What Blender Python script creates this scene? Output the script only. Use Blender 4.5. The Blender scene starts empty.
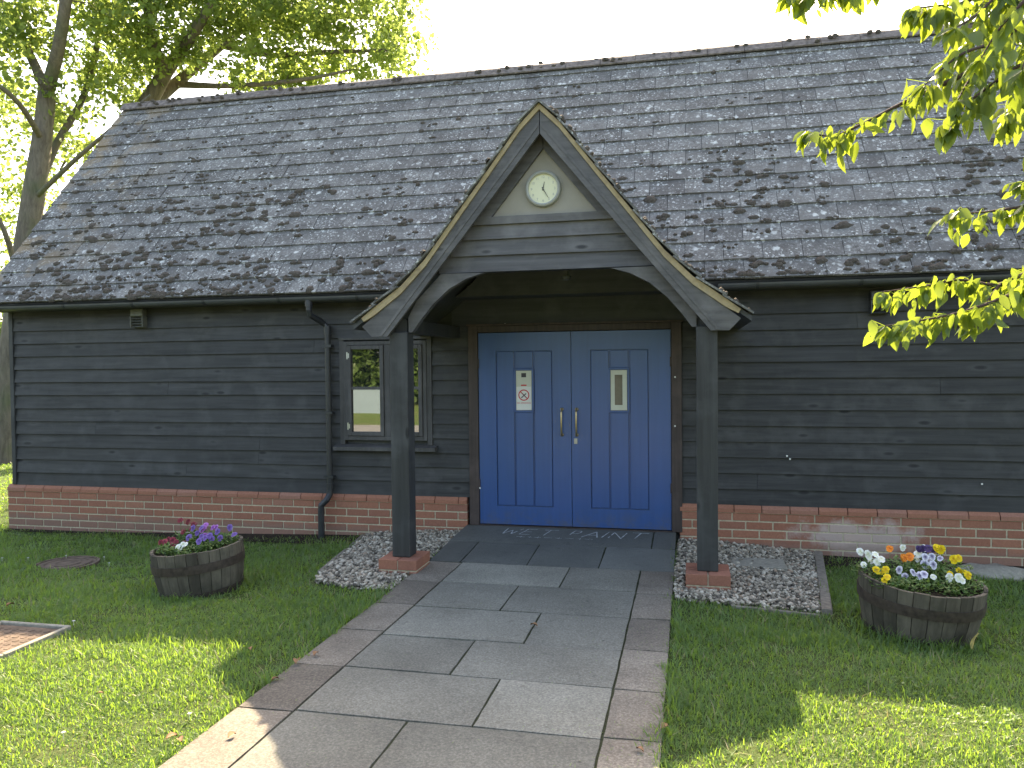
import bpy, math, random
import numpy as np
from mathutils import Vector, Matrix, noise
random.seed(7); RNG = np.random.default_rng(11)
sc = bpy.context.scene
COL = sc.collection
R = math.radians

# ------------------------------------------------------------------ camera
FPX, YAW, PIT, ROL = 783.5, -0.222457, -0.0246745, -0.0103547
CAM = np.array([0.0, -8.22029, 1.735955])
_F = np.array([math.sin(YAW)*math.cos(PIT), math.cos(YAW)*math.cos(PIT), math.sin(PIT)])
_r = np.array([math.cos(YAW), -math.sin(YAW), 0]); _u = np.cross(_r, _F)
_R2 = _r*math.cos(ROL)+_u*math.sin(ROL); _U2 = -_r*math.sin(ROL)+_u*math.cos(ROL)
cd = bpy.data.cameras.new('camera'); cam = bpy.data.objects.new('camera', cd); COL.objects.link(cam)
cd.sensor_width = 36; cd.lens = FPX/1024*36; cd.clip_end = 2000; cd.clip_start = 0.05
M4 = Matrix.Identity(4)
for i in range(3):
    M4[i][0] = _R2[i]; M4[i][1] = _U2[i]; M4[i][2] = -_F[i]; M4[i][3] = CAM[i]
cam.matrix_world = M4
sc.camera = cam

# ------------------------------------------------------------------ sky, sun, exposure
KX, KY = 0.03, 1.02                    # shadow offset per metre of height
ELEV = math.atan(1/math.hypot(KX, KY)); AZ = math.atan2(-KX, KY)   # sun stands behind the hall, towards +y
w = bpy.data.worlds.new('World'); sc.world = w; w.use_nodes = True
nt = w.node_tree; bg = nt.nodes['Background']
sk = nt.nodes.new('ShaderNodeTexSky'); sk.sky_type = 'NISHITA'; sk.sun_disc = False
sk.sun_elevation = ELEV; sk.sun_rotation = AZ; sk.air_density = 1.0; sk.dust_density = 2.6; sk.ozone_density = 1.0
nt.links.new(sk.outputs[0], bg.inputs[0]); bg.inputs[1].default_value = 0.13
sd = bpy.data.lights.new('sun', 'SUN'); sd.energy = 3.45; sd.angle = R(0.5); sd.color = (1, .91, .76)
so = bpy.data.objects.new('sun', sd); COL.objects.link(so)
so.rotation_euler = Vector((-KX, KY, 1)).normalized().to_track_quat('Z', 'Y').to_euler()
so.location = (0, 20, 20)
sc.view_settings.view_transform = 'Standard'; sc.view_settings.look = 'None'
sc.view_settings.gamma = 1; sc.view_settings.exposure = 2.5; sc.view_settings.use_curve_mapping = False
try:
    sc.view_settings.use_white_balance = True; sc.view_settings.white_balance_temperature = 7850; sc.view_settings.white_balance_tint = 12
except Exception: pass
sc.cycles.max_bounces = 6; sc.cycles.transparent_max_bounces = 8
sc.cycles.use_denoising = True
sc.cycles.sample_clamp_indirect = 8

def pix(x, y, axis, val):
    """a point of the real place read off the photograph: pixel ray meets the plane axis=val"""
    d = _F*FPX + _R2*(x-512) - _U2*(y-384)
    t = (val-CAM[axis])/d[axis]
    return CAM + t*d

# ------------------------------------------------------------------ helpers
def tag(o, label=None, cat=None, group=None, kind=None):
    if label: o['label'] = label
    if cat: o['category'] = cat
    if group: o['group'] = group
    if kind: o['kind'] = kind
    return o
def empty(name, loc=(0, 0, 0), rz=0):
    o = bpy.data.objects.new(name, None); o.location = loc; o.rotation_euler = (0, 0, rz)
    o.empty_display_size = .1; COL.objects.link(o); return o
def copy_tree(o, parent=None):
    c = o.copy(); COL.objects.link(c); c.parent = parent
    for ch in list(o.children): copy_tree(ch, c)
    return c
class MB:
    def __init__(s): s.v = []; s.f = []; s.t = []; s.m = []
    def add(s, vs, fs, tint=.5, mi=0):
        n = len(s.v); s.v += [tuple(p) for p in vs]; s.t += [tint]*len(vs)
        for f in fs: s.f.append(tuple(n+i for i in f)); s.m.append(mi)
    def box(s, x0, x1, y0, y1, z0, z1, tint=.5, M=None, mi=0, bev=0.0):
        if bev > 0:
            b = min(bev, (x1-x0)*.45, (y1-y0)*.45, (z1-z0)*.45)
            X = [x0, x0+b, x1-b, x1]; Yy = [y0, y0+b, y1-b, y1]; Z = [z0, z0+b, z1-b, z1]
            vs = []; idx = {}
            for i in range(2):
                for j in range(2):
                    for k in range(2):
                        xi, yi, zi = (1, 2)[i], (1, 2)[j], (1, 2)[k]
                        xo, yo, zo = (0, 3)[i], (0, 3)[j], (0, 3)[k]
                        idx[i, j, k, 0] = len(vs); vs.append((X[xo], Yy[yi], Z[zi]))
                        idx[i, j, k, 1] = len(vs); vs.append((X[xi], Yy[yo], Z[zi]))
                        idx[i, j, k, 2] = len(vs); vs.append((X[xi], Yy[yi], Z[zo]))
            fs = []
            def q(*a): fs.append(tuple(a))
            for i in range(2):
                c = [idx[i, 0, 0, 0], idx[i, 1, 0, 0], idx[i, 1, 1, 0], idx[i, 0, 1, 0]]; fs.append(tuple(c if i else c[::-1]))
                c = [idx[0, i, 0, 1], idx[1, i, 0, 1], idx[1, i, 1, 1], idx[0, i, 1, 1]]; fs.append(tuple(c[::-1] if i else c))
                c = [idx[0, 0, i, 2], idx[1, 0, i, 2], idx[1, 1, i, 2], idx[0, 1, i, 2]]; fs.append(tuple(c if i else c[::-1]))
            for i in range(2):
                for j in range(2):
                    q(idx[i, j, 0, 0], idx[i, j, 1, 0], idx[i, j, 1, 1], idx[i, j, 0, 1])
                    q(idx[i, 0, j, 0], idx[i, 1, j, 0], idx[i, 1, j, 2], idx[i, 0, j, 2])
                    q(idx[0, i, j, 1], idx[1, i, j, 1], idx[1, i, j, 2], idx[0, i, j, 2])
                    for k in range(2): q(idx[i, j, k, 0], idx[i, j, k, 1], idx[i, j, k, 2])
        else:
            vs = [(x0,y0,z0),(x1,y0,z0),(x1,y1,z0),(x0,y1,z0),(x0,y0,z1),(x1,y0,z1),(x1,y1,z1),(x0,y1,z1)]
            fs = [(3,2,1,0),(4,5,6,7),(0,1,5,4),(1,2,6,5),(2,3,7,6),(3,0,4,7)]
        if M is not None: vs = [M @ Vector(p) for p in vs]
        s.add(vs, fs, tint, mi)
    def prism(s, poly, axis, a, b, tint=.5, mi=0):
        """poly in the two other axes (order x,z for axis y; x,y for z; y,z for x), extruded along axis"""
        n = len(poly); vs = []
        for t in (a, b):
            for p, q in poly:
                vs.append({'y': (p, t, q), 'z': (p, q, t), 'x': (t, p, q)}[axis])
        fs = [tuple(range(n)), tuple(range(2*n-1, n-1, -1))]
        fs += [(i, i+n, (i+1) % n+n, (i+1) % n) for i in range(n)]
        s.add(vs, fs, tint, mi)
    def tube(s, pts, rad, n=8, tint=.5, mi=0, cap=True):
        pts = [Vector(p) for p in pts]; k = len(pts)
        if not hasattr(rad, '__len__'): rad = [rad]*k
        vs = []; prev = None
        for i in range(k):
            d = (pts[min(i+1, k-1)]-pts[max(i-1, 0)])
            d = d.normalized() if d.length > 1e-9 else Vector((0, 0, 1))
            if prev is None:
                a = d.orthogonal().normalized()
            else:
                a = prev - d*prev.dot(d); a = a.normalized() if a.length > 1e-6 else d.orthogonal().normalized()
            prev = a; b = d.cross(a)
            for j in range(n):
                t = 2*math.pi*j/n
                vs.append(pts[i]+(a*math.cos(t)+b*math.sin(t))*rad[i])
        fs = [(i*n+j, i*n+(j+1) % n, (i+1)*n+(j+1) % n, (i+1)*n+j) for i in range(k-1) for j in range(n)]
        if cap: fs += [tuple(range(n-1, -1, -1)), tuple((k-1)*n+j for j in range(n))]
        s.add(vs, fs, tint, mi)
    def lathe(s, prof, n=24, c=(0, 0, 0), tint=.5, mi=0, sx=1, sy=1):
        vs = [(c[0]+r*math.cos(2*math.pi*j/n)*sx, c[1]+r*math.sin(2*math.pi*j/n)*sy, c[2]+z) for r, z in prof for j in range(n)]
        fs = [(i*n+j, i*n+(j+1) % n, (i+1)*n+(j+1) % n, (i+1)*n+j) for i in range(len(prof)-1) for j in range(n)]
        s.add(vs, fs, tint, mi)
    def build(s, name, mats, parent=None, smooth=False, recalc=True):
        me = bpy.data.meshes.new(name); me.from_pydata(s.v, [], s.f)
        if not isinstance(mats, (list, tuple)): mats = [mats]
        for m in mats: me.materials.append(m)
        if len(mats) > 1: me.polygons.foreach_set('material_index', s.m)
        a = me.attributes.new('tint', 'FLOAT', 'POINT'); a.data.foreach_set('value', s.t)
        if smooth: me.polygons.foreach_set('use_smooth', [True]*len(s.f))
        if recalc:
            import bmesh
            bm = bmesh.new(); bm.from_mesh(me); bmesh.ops.recalc_face_normals(bm, faces=bm.faces); bm.to_mesh(me); bm.free()
        me.update()
        o = bpy.data.objects.new(name, me); COL.objects.link(o)
        if parent is not None: o.parent = parent
        return o
def np_mesh(name, V, F, mat, tint=None, parent=None, smooth=False):
    """V (n,3), F (m,k) numpy"""
    me = bpy.data.meshes.new(name); k = F.shape[1]
    me.vertices.add(len(V)); me.vertices.foreach_set('co', V.astype(np.float32).ravel())
    me.loops.add(F.size); me.loops.foreach_set('vertex_index', F.astype(np.int32).ravel())
    me.polygons.add(len(F)); me.polygons.foreach_set('loop_start', np.arange(0, F.size, k, dtype=np.int32))
    me.update(calc_edges=True); me.validate()
    me.materials.append(mat)
    if tint is not None:
        a = me.attributes.new('tint', 'FLOAT', 'POINT'); a.data.foreach_set('value', tint.astype(np.float32))
    if smooth: me.polygons.foreach_set('use_smooth', [True]*len(me.polygons))
    o = bpy.data.objects.new(name, me); COL.objects.link(o)
    if parent is not None: o.parent = parent
    return o

class NT:
    """small node-tree writer"""
    def __init__(s, name):
        s.m = bpy.data.materials.new(name); s.m.use_nodes = True; s.t = s.m.node_tree; s.N = s.t.nodes
        s.b = s.N['Principled BSDF']; s.out = s.N['Material Output']
        s.tc = s.N.new('ShaderNodeTexCoord')
    def new(s, k, **kw):
        n = s.N.new(k)
        for a, v in kw.items(): setattr(n, a, v)
        return n
    def link(s, a, b): s.t.links.new(a, b)
    def coord(s, scale=(1, 1, 1), rot=(0, 0, 0), geo=True):
        mp = s.new('ShaderNodeMapping'); mp.inputs['Scale'].default_value = scale; mp.inputs['Rotation'].default_value = rot
        if geo:
            g = s.new('ShaderNodeNewGeometry'); s.link(g.outputs['Position'], mp.inputs[0])
        else: s.link(s.tc.outputs['Object'], mp.inputs[0])
        return mp.outputs[0]
    def noise(s, co, scale, detail=4, rough=.55, dist=0):
        n = s.new('ShaderNodeTexNoise'); n.inputs['Scale'].default_value = scale; n.inputs['Detail'].default_value = detail
        n.inputs['Roughness'].default_value = rough; n.inputs['Distortion'].default_value = dist; s.link(co, n.inputs['Vector']); return n.outputs['Fac']
    def voro(s, co, scale, feature='F1', out='Distance', rand=1):
        n = s.new('ShaderNodeTexVoronoi'); n.feature = feature; n.inputs['Scale'].default_value = scale
        n.inputs['Randomness'].default_value = rand; s.link(co, n.inputs['Vector']); return n.outputs[out]
    def ramp(s, f, stops, interp='LINEAR'):
        n = s.new('ShaderNodeValToRGB'); cr = n.color_ramp; cr.interpolation = interp
        while len(cr.elements) < len(stops): cr.elements.new(.5)
        for e, (p, c) in zip(cr.elements, stops):
            e.position = p; e.color = (*c, 1) if hasattr(c, '__len__') else (c, c, c, 1)
        s.link(f, n.inputs[0]); return n.outputs[0]
    def math(s, op, a, b=0.0, c=None):
        n = s.new('ShaderNodeMath', operation=op)
        for i, v in enumerate((a, b) if c is None else (a, b, c)):
            if isinstance(v, (int, float)): n.inputs[i].default_value = v
            else: s.link(v, n.inputs[i])
        return n.outputs[0]
    def mix(s, f, a, b, mode='MIX'):
        n = s.new('ShaderNodeMix', data_type='RGBA', blend_type=mode)
        for i, v in ((0, f), (6, a), (7, b)):
            if isinstance(v, (int, float)): n.inputs[i].default_value = v
            elif isinstance(v, tuple): n.inputs[i].default_value = (*v, 1) if len(v) == 3 else v
            else: s.link(v, n.inputs[i])
        return n.outputs[2]
    def attr(s, name='tint'):
        return s.new('ShaderNodeAttribute', attribute_name=name).outputs['Fac']
    def bump(s, h, strength=.5, dist=.01):
        n = s.new('ShaderNodeBump'); n.inputs['Strength'].default_value = strength; n.inputs['Distance'].default_value = dist
        s.link(h, n.inputs['Height']); s.link(n.outputs[0], s.b.inputs['Normal']); return n
    def fin(s, color=None, rough=None, spec=None, metal=None):
        for key, v in (('Base Color', color), ('Roughness', rough), ('Specular IOR Level', spec), ('Metallic', metal)):
            if v is None: continue
            if isinstance(v, (int, float)): s.b.inputs[key].default_value = v
            elif isinstance(v, tuple): s.b.inputs[key].default_value = (*v, 1)
            else: s.link(v, s.b.inputs[key])
        return s.m

# ------------------------------------------------------------------ materials
def m_boards(name, lo, hi, axis='x', knots=True, rough=.62, spec=.4, tintamt=.5):
    t = NT(name)
    st = {'x': (1.2, 25, 22), 'z': (22, 25, 1.2), 'y': (22, 1.2, 22)}[axis]
    at = t.attr()
    mp = t.new('ShaderNodeMapping'); g = t.new('ShaderNodeNewGeometry'); t.link(g.outputs['Position'], mp.inputs[0])
    mp.inputs['Scale'].default_value = st
    off = t.new('ShaderNodeCombineXYZ')
    for i in range(3): t.link(t.math('MULTIPLY', at, 37.0), off.inputs[i])
    t.link(off.outputs[0], mp.inputs['Location'])
    n1 = t.noise(mp.outputs[0], 1.0, 6, .65, .3)
    co = t.coord((1, 1, 1)); n2 = t.noise(co, 2.6, 5, .6)
    k = t.ramp(n1, [(.3, 0), (.72, 1)])
    c = t.mix(k, lo, hi)
    c = t.mix(t.ramp(n2, [(.5, 0), (.72, .45)]), c, tuple(min(1, x*1.9+.012) for x in hi))
    c = t.mix(tintamt, c, t.mix(1.0, c, t.ramp(at, [(0, .55), (1, 1.5)]), 'MULTIPLY'))
    if knots:
        v = t.voro(t.coord({'x': (2.2, 3, 6.5), 'z': (6.5, 3, 2.2), 'y': (5, 2, 5)}[axis]), 1.0)
        c = t.mix(t.ramp(v, [(.10, 0), (.16, .3), (.32, 0)]), c, tuple(min(1, x*1.6) for x in hi))
        c = t.mix(t.ramp(v, [(.06, .85), (.13, 0)]), c, tuple(x*.35 for x in lo))
    t.bump(n1, .35, .004)
    r = t.ramp(n2, [(.3, rough-.1), (.7, rough+.12)])
    return t.fin(c, r, spec)
M_BOARD = m_boards('black_stained_boards', (.020, .020, .019), (.053, .052, .050))
M_SMOOTH = m_boards('smooth_black_board', (.046, .048, .051), (.076, .079, .083), knots=False)
M_POST = m_boards('stained_post_timber', (.026, .026, .025), (.052, .053, .051), 'z')
M_BARGE = m_boards('weathered_bargeboard_timber', (.065, .061, .060), (.12, .114, .112), 'x', knots=True)
M_FRAME = m_boards('brown_stained_frame', (.038, .027, .023), (.078, .056, .048), 'z', knots=False)
M_WIN = m_boards('dark_window_timber', (.045, .042, .04), (.085, .08, .076), 'z', knots=False)

def m_brick():
    t = NT('red_brick'); at = t.attr(); co = t.coord()
    c = t.ramp(at, [(0, (.28, .125, .085)), (.4, (.31, .13, .082)), (.75, (.345, .15, .094)), (1, (.32, .16, .115))])
    n = t.noise(co, 60, 5, .7); c = t.mix(.5, c, t.mix(1.0, c, t.ramp(n, [(.3, .65), (.7, 1.35)]), 'MULTIPLY'))
    # white salt stain on the right hand plinth
    g = t.new('ShaderNodeNewGeometry'); sp = t.new('ShaderNodeSeparateXYZ'); t.link(g.outputs['Position'], sp.inputs[0])
    dx = t.math('DIVIDE', t.math('SUBTRACT', sp.outputs[0], 1.62), .62); dz = t.math('DIVIDE', t.math('SUBTRACT', sp.outputs[2], -.0), .2)
    d = t.math('SQRT', t.math('ADD', t.math('MULTIPLY', dx, dx), t.math('MULTIPLY', dz, dz)))
    n2 = t.noise(co, 5, 6, .7)
    mk = t.math('MULTIPLY', t.ramp(t.math('ADD', d, t.math('MULTIPLY', t.math('SUBTRACT', n2, .5), 2.2)), [(.55, 1), (1.15, 0)]), .55)
    c = t.mix(mk, c, (.55, .5, .46))
    # dirt splash near the ground
    low = t.ramp(t.math('ADD', sp.outputs[2], t.math('MULTIPLY', n2, .2)), [(0, .5), (.06, 0)])
    c = t.mix(low, c, (.2, .15, .12))
    t.bump(n, .5, .004); return t.fin(c, .85, .25)
M_BRICK = m_brick()
def m_simple(name, c, rough=.6, spec=.4, metal=0, nscale=20, amt=.3, bump=.1, bd=.003):
    t = NT(name); n = t.noise(t.coord(), nscale, 5, .6)
    cc = t.mix(1.0, c, t.ramp(n, [(.25, 1-amt), (.75, 1+amt)]), 'MULTIPLY') if amt else c
    if bump: t.bump(n, bump, bd)
    return t.fin(cc, rough, spec, metal)
M_MORTAR = m_simple('pale_mortar', (.50, .44, .31), .9, .2, nscale=40)
def m_tile():
    t = NT('lichened_concrete_tile'); at = t.attr(); co = t.coord()
    base = t.ramp(at, [(0, (.108, .105, .097)), (.5, (.145, .141, .130)), (1, (.19, .184, .168))])
    n1 = t.noise(co, 3.2, 5, .65); n2 = t.noise(co, 34, 6, .75); n3 = t.noise(co, 1.1, 3, .5)
    base = t.mix(t.ramp(n1, [(.35, 0), (.7, .6)]), base, (.075, .069, .063))
    n6 = t.noise(co, 11, 6, .7)
    base = t.mix(t.ramp(n6, [(.53, 0), (.66, .75)]), base, (.06, .053, .047))
    # fine pale lichen crust
    crust = t.math('MULTIPLY', t.ramp(n2, [(.52, 0), (.62, 1)]), t.ramp(n1, [(.38, .85), (.62, .1)]))
    base = t.mix(t.math('MULTIPLY', crust, .8), base, (.44, .44, .42))
    # round white lichen spots of several sizes
    dco = t.new('ShaderNodeVectorMath', operation='ADD'); t.link(co, dco.inputs[0])
    nz = t.new('ShaderNodeTexNoise'); nz.inputs['Scale'].default_value = 30; t.link(co, nz.inputs['Vector'])
    sc_ = t.new('ShaderNodeVectorMath', operation='SCALE'); t.link(nz.outputs['Color'], sc_.inputs[0]); sc_.inputs['Scale'].default_value = .05
    t.link(sc_.outputs[0], dco.inputs[1])
    for s, a, b, m0, m1 in ((7, .14, .24, .48, .60), (13, .18, .28, .46, .57), (30, .22, .34, .44, .55)):
        v = t.voro(dco.outputs[0], s)
        vc = t.voro(dco.outputs[0], s, out='Color')
        keep = t.ramp(vc, [(.42, 0), (.48, 1)])
        msk = t.math('MULTIPLY', t.ramp(v, [(a, 1), (b, 0)]), t.math('MULTIPLY', keep, t.ramp(t.noise(co, 2.3+s*.1, 4, .6), [(m0-.04, 0), (m1, 1)])))
        base = t.mix(t.math('MULTIPLY', msk, .8), base, (.56, .57, .53))
    # orange brown lichen near the left verge
    g = t.new('ShaderNodeNewGeometry'); sp = t.new('ShaderNodeSeparateXYZ'); t.link(g.outputs['Position'], sp.inputs[0])
    lf = t.ramp(t.math('MULTIPLY', t.math('ADD', sp.outputs[0], 8.5), .45), [(0, 1), (.8, 0)])
    o = t.math('MULTIPLY', lf, t.ramp(t.noise(co, 2.2, 5, .6), [(.5, 0), (.6, .7)]))
    base = t.mix(o, base, (.24, .17, .09))
    h = t.math('ADD', n2, t.math('MULTIPLY', n1, 2.0)); t.bump(h, .6, .006)
    return t.fin(base, .82, .35)
M_TILE = m_tile()
M_RIDGE = m_simple('mossy_ridge_tile', (.16, .135, .12), .9, .2, nscale=18, amt=.6, bump=.6, bd=.01)
M_MOSS = m_simple('dark_roof_moss', (.085, .072, .058), 1.0, .1, nscale=60, amt=.5, bump=.8, bd=.01)
M_UPVC = m_simple('black_rainwater_plastic', (.03, .032, .035), .38, .5, nscale=5, amt=.15, bump=0)
M_GUTTER = m_simple('grey_gutter_plastic', (.06, .063, .066), .4, .5, nscale=5, amt=.2, bump=0)
def m_verge():
    t = NT('lichened_verge_board'); co = t.coord(); n = t.noise(co, 9, 5, .65)
    c = t.ramp(n, [(.3, (.25, .19, .12)), (.55, (.40, .31, .18)), (.75, (.29, .25, .19))])
    t.bump(n, .4, .005); return t.fin(c, .8, .3)
M_VERGE = m_verge()
def m_door():
    t = NT('blue_gloss_door_paint'); co = t.coord((30, 30, 1.2)); n = t.noise(co, 1, 5, .6); n2 = t.noise(t.coord(), 2.0, 3, .5)
    c = t.mix(t.ramp(n, [(.3, 0), (.7, 1)]), (.008, .062, .21), (.011, .074, .25))
    c = t.mix(t.ramp(n2, [(.5, 0), (.75, .25)]), c, (.035, .085, .26))
    g = t.new('ShaderNodeNewGeometry'); sp = t.new('ShaderNodeSeparateXYZ'); t.link(g.outputs['Position'], sp.inputs[0])
    nd = t.noise(t.coord(), 9, 6, .75)
    foot = t.math('MULTIPLY', t.ramp(sp.outputs[2], [(.02, 1), (.22, 0)]), t.ramp(nd, [(.45, 0), (.62, .6)]))
    c = t.mix(foot, c, (.09, .085, .08))
    dx = t.math('MULTIPLY', t.math('ADD', sp.outputs[0], 1.22), 3.2); dz = t.math('MULTIPLY', t.math('SUBTRACT', sp.outputs[2], 1.08), 2.4)
    dd = t.math('SQRT', t.math('ADD', t.math('MULTIPLY', dx, dx), t.math('MULTIPLY', dz, dz)))
    hand = t.math('MULTIPLY', t.ramp(dd, [(.2, 1), (.95, 0)]), t.ramp(t.noise(t.coord((1, 1, .35)), 38, 4, .7), [(.56, 0), (.66, .5)]))
    c = t.mix(hand, c, (.10, .12, .17))
    t.bump(n, .25, .003)
    t.b.inputs['Coat Weight'].default_value = .8; t.b.inputs['Coat Roughness'].default_value = .28; t.b.inputs['Coat IOR'].default_value = 1.6
    return t.fin(c, .42, .55)
M_DOOR = m_door()
M_CREAM = m_simple('painted_cream_render', (.30, .275, .23), .7, .3, nscale=6, amt=.08)
M_CLOCK = m_simple('cream_clock_dial', (.68, .66, .46), .5, .4, nscale=3, amt=.03, bump=0)
M_CLOCKRIM = m_simple('grey_clock_rim', (.33, .33, .30), .4, .5, amt=.1, bump=0)
M_BLACK = m_simple('black_enamel', (.03, .03, .03), .5, .4, amt=0, bump=0)
M_BRASS = m_simple('worn_brass', (.46, .36, .20), .35, .5, metal=.9, amt=.2, bump=0)
M_STEEL = m_simple('brushed_steel', (.5, .5, .48), .35, .5, metal=.9, amt=.1, bump=0)
M_PAPER = m_simple('white_paper', (.72, .72, .66), .7, .3, nscale=8, amt=.06, bump=0)
M_PAPER2 = m_simple('cream_paper', (.58, .58, .48), .7, .3, nscale=8, amt=.08, bump=0)
M_RED = m_simple('red_ink', (.60, .05, .05), .6, .3, amt=0, bump=0)
M_GREYINK = m_simple('dark_ink', (.06, .055, .06), .6, .3, amt=0, bump=0)
def m_glass(name, tint=(.015, .018, .018)):
    t = NT(name); t.b.inputs['IOR'].default_value = 2.4
    return t.fin(tint, .015, 1.0)
M_GLASS = m_glass('dark_window_glass')
M_PANEGLASS = m_simple('wired_door_glass', (.19, .16, .13), .15, .6, nscale=4, amt=.4, bump=0)
def m_slab(name, a, b, spk=.5, rough=.85):
    t = NT(name); at = t.attr(); co = t.coord(); n = t.noise(co, 1.7, 6, .65); n2 = t.noise(co, 75, 4, .8); n5 = t.noise(co, 14, 5, .7)
    c = t.mix(t.ramp(n, [(.3, 0), (.7, 1)]), a, b)
    c = t.mix(t.ramp(n5, [(.56, 0), (.72, .55)]), c, tuple(x*.6 for x in a))
    c = t.mix(.6, c, t.mix(1.0, c, t.ramp(at, [(0, .5), (1, 1.42)]), 'MULTIPLY'))
    c = t.mix(spk, c, t.mix(1.0, c, t.ramp(n2, [(.32, .3), (.5, 1), (.68, 2.1)]), 'MULTIPLY'))
    v = t.voro(co, 7); vc = t.voro(co, 7, out='Color')
    c = t.mix(t.math('MULTIPLY', t.ramp(v, [(.05, 1), (.09, 0)]), t.ramp(vc, [(.6, 0), (.65, .8)])), c, tuple(x*.4 for x in a))
    t.bump(t.math('ADD', n2, t.math('MULTIPLY', n, 1.5)), .45, .003); return t.fin(c, rough, .35)
M_SLAB = m_slab('riven_grey_slab', (.142, .134, .108), (.205, .196, .160))
M_SLAB_S = m_slab('smooth_blue_grey_slab', (.10, .102, .09), (.145, .147, .130), .25, .7)
M_EDGE = m_slab('pinkish_edging_slab', (.12, .10, .078), (.215, .185, .145), .6)
M_JOINT = m_simple('dirt_in_joints', (.045, .05, .028), 1, .1, nscale=50, amt=.5)
M_CHALK = m_simple('white_chalk', (.5, .52, .52), .95, .1, nscale=120, amt=.6, bump=0)
def m_ground():
    t = NT('lawn_soil'); co = t.coord(); n = t.noise(co, 1.3, 6, .65); n2 = t.noise(co, 45, 5, .75); n3 = t.noise(co, .25, 3, .5)
    c = t.ramp(n2, [(.3, (.035, .052, .014)), (.55, (.07, .11, .025)), (.75, (.12, .15, .05))])
    c = t.mix(t.ramp(n, [(.45, 0), (.75, .7)]), c, (.11, .10, .05))
    t.bump(n2, .8, .03); return t.fin(c, .95, .15)
M_GROUND = m_ground()
M_FOOT = m_slab('pale_footpath_tarmac', (.13, .13, .115), (.19, .185, .165), .4)
M_SOIL = m_simple('dark_potting_soil', (.035, .026, .018), 1, .1, nscale=45, amt=.6, bump=1, bd=.02)
def m_foliage(name, c0, c1, tr=(.2, .32, .04), tf=.45, rough=.5, spec=.4):
    t = NT(name); at = t.attr()
    c = t.mix(at, c0, c1)
    t.fin(c, rough, spec)
    tb = t.new('ShaderNodeBsdfTranslucent'); t.link(t.mix(.35, tr, t.mix(at, tuple(x*.55 for x in tr), tuple(min(1, x*1.25) for x in tr))), tb.inputs[0])
    ms = t.new('ShaderNodeMixShader'); ms.inputs[0].default_value = tf
    t.link(t.b.outputs[0], ms.inputs[1]); t.link(tb.outputs[0], ms.inputs[2]); t.link(ms.outputs[0], t.out.inputs[0])
    return t.m
M_GRASS = m_foliage('lawn_grass', (.066, .112, .044), (.17, .25, .095), (.33, .52, .055), .46, .45, .35)
M_DRYGRASS = m_foliage('dry_straw_grass', (.24, .22, .09), (.36, .33, .16), (.3, .28, .12), .3)
M_TREELEAF = m_foliage('tree_leaves', (.06, .095, .03), (.12, .17, .055), (.40, .52, .12), .55, .45, .4)
M_CHERRYLEAF = m_foliage('cherry_leaves', (.085, .14, .035), (.14, .20, .055), (.33, .42, .04), .5, .38, .5)
M_HEDGELEAF = m_foliage('hedge_leaves', (.03, .06, .015), (.08, .13, .03), (.14, .22, .04), .35)
M_PANSYLEAF = m_foliage('pansy_leaves', (.05, .11, .02), (.12, .20, .05), (.15, .26, .05), .3)
def m_bark(name, a, b):
    t = NT(name); co = t.coord((6, 6, 1.3)); n = t.noise(co, 2.2, 6, .7, .5); n2 = t.noise(t.coord(), 1.5, 3)
    c = t.mix(t.ramp(n, [(.3, 0), (.7, 1)]), a, b); c = t.mix(t.ramp(n2, [(.5, 0), (.7, .5)]), c, (.10, .13, .06))
    t.bump(n, .8, .03); return t.fin(c, .9, .2)
M_BARK = m_bark('tree_bark', (.09, .075, .06), (.21, .18, .145))
M_BARKC = m_bark('cherry_bark', (.05, .03, .025), (.12, .08, .065))
def m_barrel():
    t = NT('weathered_oak_staves'); at = t.attr(); co = t.coord((18, 18, 2.2), geo=False); n = t.noise(co, 1, 6, .7); n2 = t.noise(t.coord(geo=False), 5, 5, .6)
    c = t.mix(t.ramp(n, [(.25, 0), (.75, 1)]), (.055, .046, .034), (.15, .128, .095))
    c = t.mix(t.ramp(n2, [(.5, 0), (.7, .7)]), c, (.045, .042, .03))
    c = t.mix(1.0, c, t.ramp(at, [(0, .6), (1, 1.35)]), 'MULTIPLY')
    t.bump(n, .7, .006); return t.fin(c, .85, .25)
M_BARREL = m_barrel()
M_HOOP = m_simple('rusty_barrel_hoop', (.065, .048, .038), .6, .4, nscale=25, amt=.5, metal=.3, bump=.4)
M_CAST = m_simple('cast_iron_cover', (.12, .085, .06), .85, .3, nscale=12, amt=.5, bump=.6, bd=.008)
M_CONC = m_simple('pale_concrete', (.27, .25, .20), .9, .25, nscale=30, amt=.3, bump=.5, bd=.005)
M_TIMBER = m_simple('grey_edging_timber', (.20, .175, .14), .85, .2, nscale=25, amt=.4, bump=.5, bd=.005)
M_LEAFBROWN = m_simple('dry_fallen_leaf', (.26, .14, .07), .8, .3, nscale=30, amt=.4, bump=0)
M_LEAFYEL = m_simple('yellow_fallen_leaf', (.50, .38, .14), .7, .3, nscale=30, amt=.3, bump=0)
def m_gravel():
    t = NT('pale_gravel_stones'); at = t.attr()
    c = t.ramp(at, [(0, (.06, .052, .042)), (.25, (.20, .172, .13)), (.55, (.34, .295, .225)), (.8, (.54, .49, .395)), (1, (.30, .21, .14))])
    n = t.noise(t.coord(), 120, 4, .6); c = t.mix(.4, c, t.mix(1.0, c, t.ramp(n, [(.3, .6), (.7, 1.3)]), 'MULTIPLY'))
    return t.fin(c, .8, .3)
M_GRAVEL = m_gravel()
M_REFLECTWALL = m_simple('reflection_wall_paint', (.13, .18, .20), .6, .3, nscale=3, amt=.05)

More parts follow.
